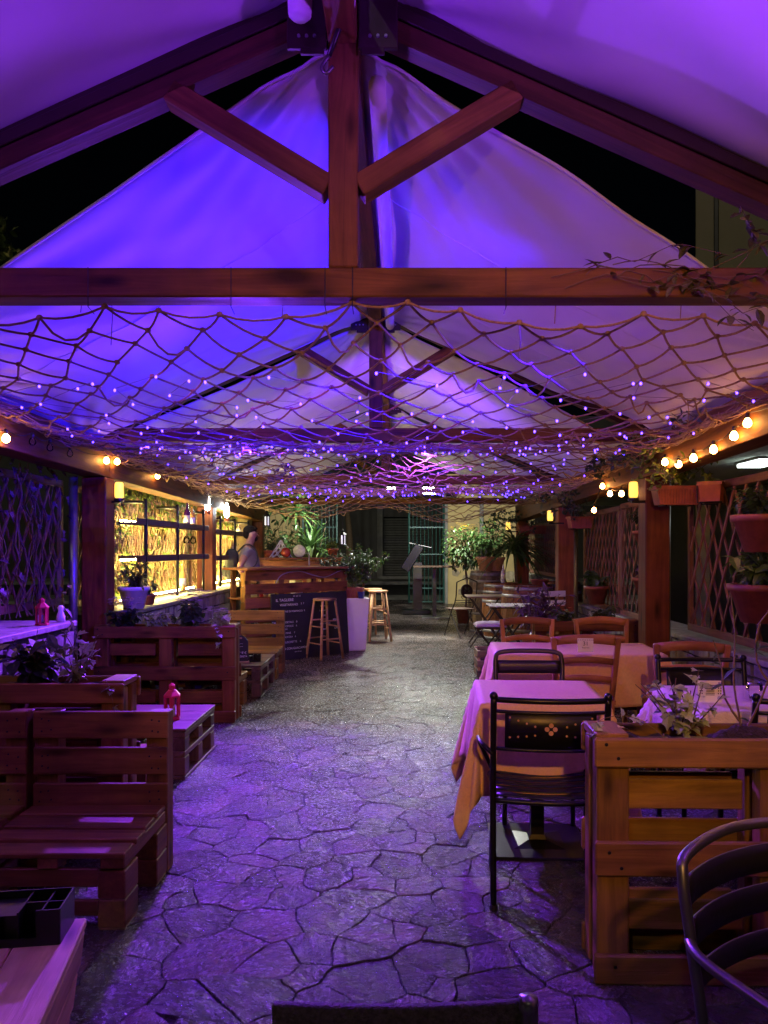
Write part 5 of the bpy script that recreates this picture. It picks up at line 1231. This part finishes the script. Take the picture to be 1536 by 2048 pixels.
def bistro(label, loc, w, d, h, slat, mtop):
    t = thing('bistro_table', label, 'table', loc)
    if slat:
        n = 9
        for k in range(n): board(t, 'top_slat', (-w/2 + (k + .5) * w / n, 0, h - .01), (w / n - .012, d, .016), mtop)
        for y in (-d/2 + .06, d/2 - .06): board(t, 'top_rail', (0, y, h - .03), (w, .03, .02), M_chb)
    else:
        link('table_top', bmesh_box(w, d, .022, mtop, .005), t, T(0, 0, h - .011)); 
    for y in (-d/2 + .08, d/2 - .08):
        for s in (-1, 1): MB().tube([(s*w*.42, y, 0), (-s*w*.38, y + .012 * s, h - .04)], .011, 6).build('cross_leg', M_chb, t)
    for s in (-1, 1): MB().tube([(s*w*.42, -d/2+.08, .02), (s*w*.42, d/2-.08, .02)], .009, 6).build('foot_rail', M_chb, t)
bistro('square wooden folding bistro table beside the mosaic chair', (1.24, 11.5, 0), .6, .55, .75, False, M_barrel); bistro('folding bistro table with pale slats before the barrels', (1.43, 10.2, 0), .62, .55, .71, True, mat('white slat paint', (.6, .58, .55), .5))
t = thing('folding_stool', 'folding stool with lilac cushion by the crate', 'stool', (1.06, 9.4, 0))
for y in (-.15, .15):
    for s in (-1, 1): MB().tube([(s*.2, y, 0), (-s*.17, y, .49)], .011, 6).build('cross_leg', M_chb, t)
for k in range(4): board(t, 'seat_slat', (0, -.15 + k * .1, .495), (.36, .07, .014), M_chb)
o = MB().grid(lambda u, v: ((u-.5)*.38, (v-.5)*.36, .512 + .05 * (max(0, 1 - (2*u-1)**6) * max(0, 1 - (2*v-1)**6)) ** .5 * (1 - .25 * abs(math.sin(u*9.4) * math.sin(v*9.4)))), 16, 16).build('cushion', mat('lilac cushion', (.5, .42, .5), .85), None, True, T(1.06, 9.4, 0)); o.modifiers.new('s', 'SOLIDIFY').thickness = .01; tag(o, 'tufted lilac cushion on the folding stool', 'cushion')
t = thing('wooden_crate', 'small wooden crate beside the long apricot cloth', 'crate', (1.0, 8.8, 0))
for z in (.05, .16, .27):
    for y in (-.2, .2): board(t, 'slat', (0, y, z), (.34, .014, .075), M_barrel)
    for x in (-.165, .165): board(t, 'slat', (x, 0, z), (.014, .38, .075), M_barrel)
for x in (-.15, .15):
    for y in (-.18, .18): board(t, 'corner_post', (x, y, .155), (.03, .03, .31), M_pine)
board(t, 'bottom', (0, 0, .012), (.3, .36, .012), M_barrel)
M_hoop = mat('hoop metal', (.26, .25, .24), .5, .5, var=.3, scale=12)
def barrel(label, loc, r, h, mw=M_barrel):
    t = thing('barrel', label, 'barrel', loc, 0, 'old wine barrels'); n = 22
    rad = lambda z: r * (.82 + .18 * math.sin(PI * (.08 + .84 * z / h)))
    for k in range(n):
        a0, a1 = 2*PI*k/n, 2*PI*(k+.94)/n; m = MB()
        for q in range(7):
            z = h * q / 6; rr_ = rad(z)
            for a, s in ((a0, 0), (a1, 0), (a1, .022), (a0, .022)): m.v.append(V((math.cos(a) * (rr_ - s), math.sin(a) * (rr_ - s), z)))
        for q in range(6):
            for j in range(4): j2 = (j+1) % 4; m.face(q*4+j, q*4+j2, q*4+4+j2, q*4+4+j)
        m.face(0, 3, 2, 1); m.face(24, 25, 26, 27); m.build('stave', mw, t)
    MB().lathe([(.01, 0), (rad(h) - .024, 0), (rad(h) - .024, .02), (.01, .02)], 22).build('head', mw, t, M=T(0, 0, h - .045))
    for z in (.03, .16, .32, .68, .84, .95):
        z0 = z * h; MB().lathe([(rad(z0 - .02) + .003, z0 - .022), (rad(z0) + .004, z0), (rad(z0 + .02) + .003, z0 + .022)], 28).build('hoop', M_hoop, t, True)
    return t
barrel('pale weathered barrel with cactus pot by the yellow wall', (1.46, 13.4, 0), .33, 1.06); barrel('dark barrel in front of the weathered one', (1.58, 12.4, 0), .31, .90, M_palletb); barrel('barrel with pale hoops catching violet light', (1.80, 11.1, 0), .40, .93, M_palletb); barrel('brown barrel half hidden by the farther right post', (2.35, 11.6, 0), .36, .95, M_palletb)
o = plant('small terracotta bowl on the violet lit barrel', (1.95, 11.0, .93), 6, .06, 1, .03, .02, 6, M_leafd, 94, pot=pot_round(.1, .13, .08, M_terra), name='terracotta_bowl', cat='bowl')
bottle((1.6, 12.3, .90), (.5, .5, .55), 'pale metal bottle on the dark barrel', .3)
def cactus(t):
    z = pot_round(.10, .15, .25, M_terra2)(t); m = MB()
    for x, y, r_, h_ in ((-.06, 0, .04, .15), (.02, -.02, .045, .19), (.0, .06, .035, .12), (.07, .03, .035, .11)): m.lathe([(r_ * .8, 0), (r_, .04), (r_, h_ - .03), (r_ * .6, h_), (.004, h_ + .01)], 10, T(x, y, z))
    m.build('cactus', M_leaf, t, True); return z
plant('cactus in a pale terracotta pot on the weathered barrel', (1.42, 13.3, 1.06), 1, .01, .1, .02, .01, 1, M_leaf, 95, pot=cactus, name='cactus_pot', cat='cactus')
o = plant('second pale terracotta pot with plant on the weathered barrel', (1.62, 13.35, 1.06), 8, .2, .9, .08, .02, 8, M_leaf, 96, 'strap', pot=pot_round(.10, .14, .24, M_terra2))
def bushtree(label, loc, h, r0, n, seed, fl, ls=.09):
    r = random.Random(seed); t = thing('flowering_bush', label, 'bush', loc)
    pot_round(.15, .2, .3)(t); MB().tube(crom([(0, 0, .25), (.03, 0, h * .5), (-.02, 0, h - r0 * .6)], 4), .022, 7).build('trunk', M_stem, t, True)
    st, lf, ff = MB(), MB(), MB()
    for k in range(40):
        d = rv(); p = V((0, 0, h)) + V((d.x * r0 * 1.1, d.y * r0, d.z * r0 * .95)) * r.uniform(.5, 1); st.tube([(0, 0, h - r0 * .6), (p.x * .5, p.y * .5, h - .1), p], .005, 4, False)
    for k in range(n):
        d = rv(); q = V((0, 0, h)) + V((d.x * r0 * 1.15, d.y * r0, d.z * r0)) * (r.random() ** .4) * (1 + .25 * noise.noise(d * 2 + V((seed, 0, 0)))); lf.leaf(q, d + rv() * .7 + V((0, 0, -.4)), (0, 0, 1), ls * r.uniform(.6, 1.2), ls * .5)
    for k in range(fl):
        a = r.uniform(0, 2*PI); c = V((math.cos(a) * r0 * r.uniform(0, .7) * 1.1, math.sin(a) * r0 * .5 - .1, h + r0 * r.uniform(.8, 1.15)))
        for w in range(5): b = w * 1.257; ff.leaf(c, (math.cos(b), math.sin(b), .4), (0, 0, 1), .03, .03)
    st.build('branches', M_stem, t); lf.build('crown', M_leaf, t); ff.build('flowers', M_yellow, t)
bushtree('yellow flowering bush with pale trunk left of the barrels', (1.22, 15.0, 0), 1.45, .42, 900, 97, 34); bushtree('yellow flowering bush farther right behind the barrels', (1.75, 15.6, 0), 1.65, .38, 700, 98, 16)
r = random.Random(99); t = thing('dracaena', 'drooping dracaena with long narrow leaves at the far right post', 'dracaena', (1.93, 13.2, 0))
pot_round(.14, .19, .3)(t); MB().tube(crom([(0, 0, .25), (.02, 0, .8), (-.02, 0, 1.45)], 4), .03, 7).build('trunk', M_stem, t, True); lf = MB()
for k in range(150):
    a = r.uniform(0, 2*PI); e = r.uniform(.2, 1.2); lf.leaf((-.02, 0, 1.45 + r.uniform(-.12, .1)), (math.cos(a)*math.cos(e), math.sin(a)*math.cos(e), math.sin(e)), (0, 0, 1), r.uniform(.5, .75), .035, 'strap', r.uniform(.7, 1.5))
for k in range(26):
    a = r.uniform(0, 2*PI); lf.leaf((0, -.05, .35), (math.cos(a)*.35, math.sin(a)*.35, 1), (0, 0, 1), r.uniform(.6, .8), .05, 'strap', .15)
lf.build('crown', M_leaf, t)
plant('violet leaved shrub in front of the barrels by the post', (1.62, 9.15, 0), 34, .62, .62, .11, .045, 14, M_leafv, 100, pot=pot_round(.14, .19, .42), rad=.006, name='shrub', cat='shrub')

# ================================================================ street end: gate, yellow wall, shutter, neighbours
M_gate = mat('green gate paint', (.018, .075, .062), .4, .2, var=.15)
def gate(label, x0, x1, D, h):
    t = thing('metal_gate', label, 'gate', ((x0 + x1) / 2, D, 0)); w = x1 - x0; n = max(3, int(w / .095))
    for k in range(n + 1): MB().tube([(-w/2 + k * w / n, 0, .04), (-w/2 + k * w / n, 0, h)], .012 if 0 < k < n else .028, 6).build('bar', M_gate, t)
    for z in (.07, .42, 1.3, 2.0, h - .05): board(t, 'rail', (0, -.0, z), (w, .045, .04), M_gate)
gate('open green barred gate leaf right of the entrance', .16, 1.06, 20.0, 2.75); gate('green barred gate leaf left of the entrance behind the plants', -2.6, -1.72, 20.0, 2.75)
M_yel = mat('yellow plaster', (.50, .38, .17), .85, var=.12, scale=2, bump=.2, bscale=20)
yw = thing('yellow_wall', 'yellow plaster wall right of the gate with stone base', 'wall', (2.3, 20.3, 0))
link('plaster', bmesh_box(2.3, .3, 3.4, M_yel, .01), yw, T(0, 0, 1.7)); link('pier', bmesh_box(.12, .4, 2.9, M_conc, .01), yw, T(-1.19, -.03, 1.45)); link('pilaster', bmesh_box(.1, .1, 2.5, M_conc, .01), yw, T(-.25, -.19, 1.5))
rr = random.Random(8); M_rub = mat('rubble stone', (.22, .17, .11), .8, var=.4, scale=9, bump=.5, col2=(.4, .33, .22))
for k in range(26):
    x, z = rr.uniform(-1.0, 1.1), rr.uniform(.08, 1.0); n = rr.randint(5, 7); q = rr.uniform(.10, .19)
    MB().prism([(x + math.cos(2*PI*i/n) * q * rr.uniform(.8, 1.1), -.151, z + math.sin(2*PI*i/n) * q * .75) for i in range(n)], (0, -rr.uniform(.02, .05), 0)).build('rubble_stone', M_rub, yw)
yl = thing('yellow_wall', 'ochre wall piece behind the far lit shelves', 'wall', (-2.95, 13.3, 0)); link('plaster', bmesh_box(.62, .3, 2.6, M_yel, .01), yl, T(0, 0, 1.3))
lw = thing('garden_wall', 'plain wall left of the entrance behind the plants', 'wall', (-4.4, 20.3, 0)); link('plaster', bmesh_box(3.6, .3, 2.6, M_yel, .01), lw, T(0, 0, 1.3))
fa = thing('street_building', 'dark building with roller shutter across the street', 'building', (0, 35.4, 0)); M_dw = mat('dark facade', (.10, .095, .085), .85, var=.2, scale=1)
for x, w in ((-10.9, 20), (6.3, 10.2)): link('wall', bmesh_box(w, .4, 7.5, M_dw, 0), fa, T(x, 0, 3.75))
link('wall', bmesh_box(2.08, .38, 4.6, M_dw, 0), fa, T(.14, 0, 5.2)); link('pier', bmesh_box(.25, .2, 4, M_conc, .01), fa, T(-1.05, -.3, 2.0)); link('threshold', bmesh_box(2.5, .5, .2, M_conc, .01), fa, T(.14, -.35, .1))
M_shut = mat('grey shutter metal', (.10, .10, .09), .6, .2, var=.15)
for k in range(23): link('shutter_slat', bmesh_box(2.06, .03, .105, M_shut, .01), fa, T(.14, -.05 + .0 * k, .26 + k * .115) @ RX(RAD(-12)))
def tree(label, loc, h, r0, n, seed, z0):
    r = random.Random(seed); t = thing('tree', label, 'tree', loc); st, lf = MB(), MB()
    MB().tube(crom([(0, 0, 0), (.1, .05, h * .4), (-.05, 0, h * .75)], 4), [.16 - .011 * i for i in range(9)], 8).build('trunk', M_stem, t, True)
    for k in range(34):
        d = rv(); d.z = abs(d.z) * 1.1 - .3; p = V((0, 0, z0)) + d * r0 * r.uniform(.5, 1); st.tube(crom([(0, 0, h * .72), (p.x * .4, p.y * .4, (h * .75 + p.z) / 2), p], 3), .014, 5, False)
        for q in range(n // 34):
            lf.leaf(p + rv() * r.uniform(0, .45), rv(), rv(), r.uniform(.10, .16), .07)
    st.build('limbs', M_stem, t); lf.build('crown', M_leafd, t)
tree('dark tree beyond the left side of the roof', (-6.3, 9.5, 0), 5, 1.7, 3600, 111, 4.6); tree('dark street tree hanging over the entrance', (-1.9, 26, 0), 4.2, 2.2, 3400, 112, 3.6)
nb = thing('neighbour_house', 'plain beige house wall rising above the right roof slope', 'house', (4.56, 12.0, 0), RAD(-23)); M_be = mat('beige render', (.55, .47, .30), .9, var=.08, scale=1)
link('wall', bmesh_box(5.0, 6, 8, M_be, .01), nb, T(2.5, 3.0, 4.0)); link('drain_pipe', bmesh_box(.07, .07, 8, M_dark, .01), nb, T(.3, -.05, 4))
bal = link('balcony', bmesh_box(.9, 1.6, .1, M_conc, .01), nb, T(-.3, 1.0, 5.55))
MB().tube([(-.44, -.75, .05), (-.44, -.75, .55), (.1, -.75, .8)], .025, 6).build('rail', M_dark, bal)
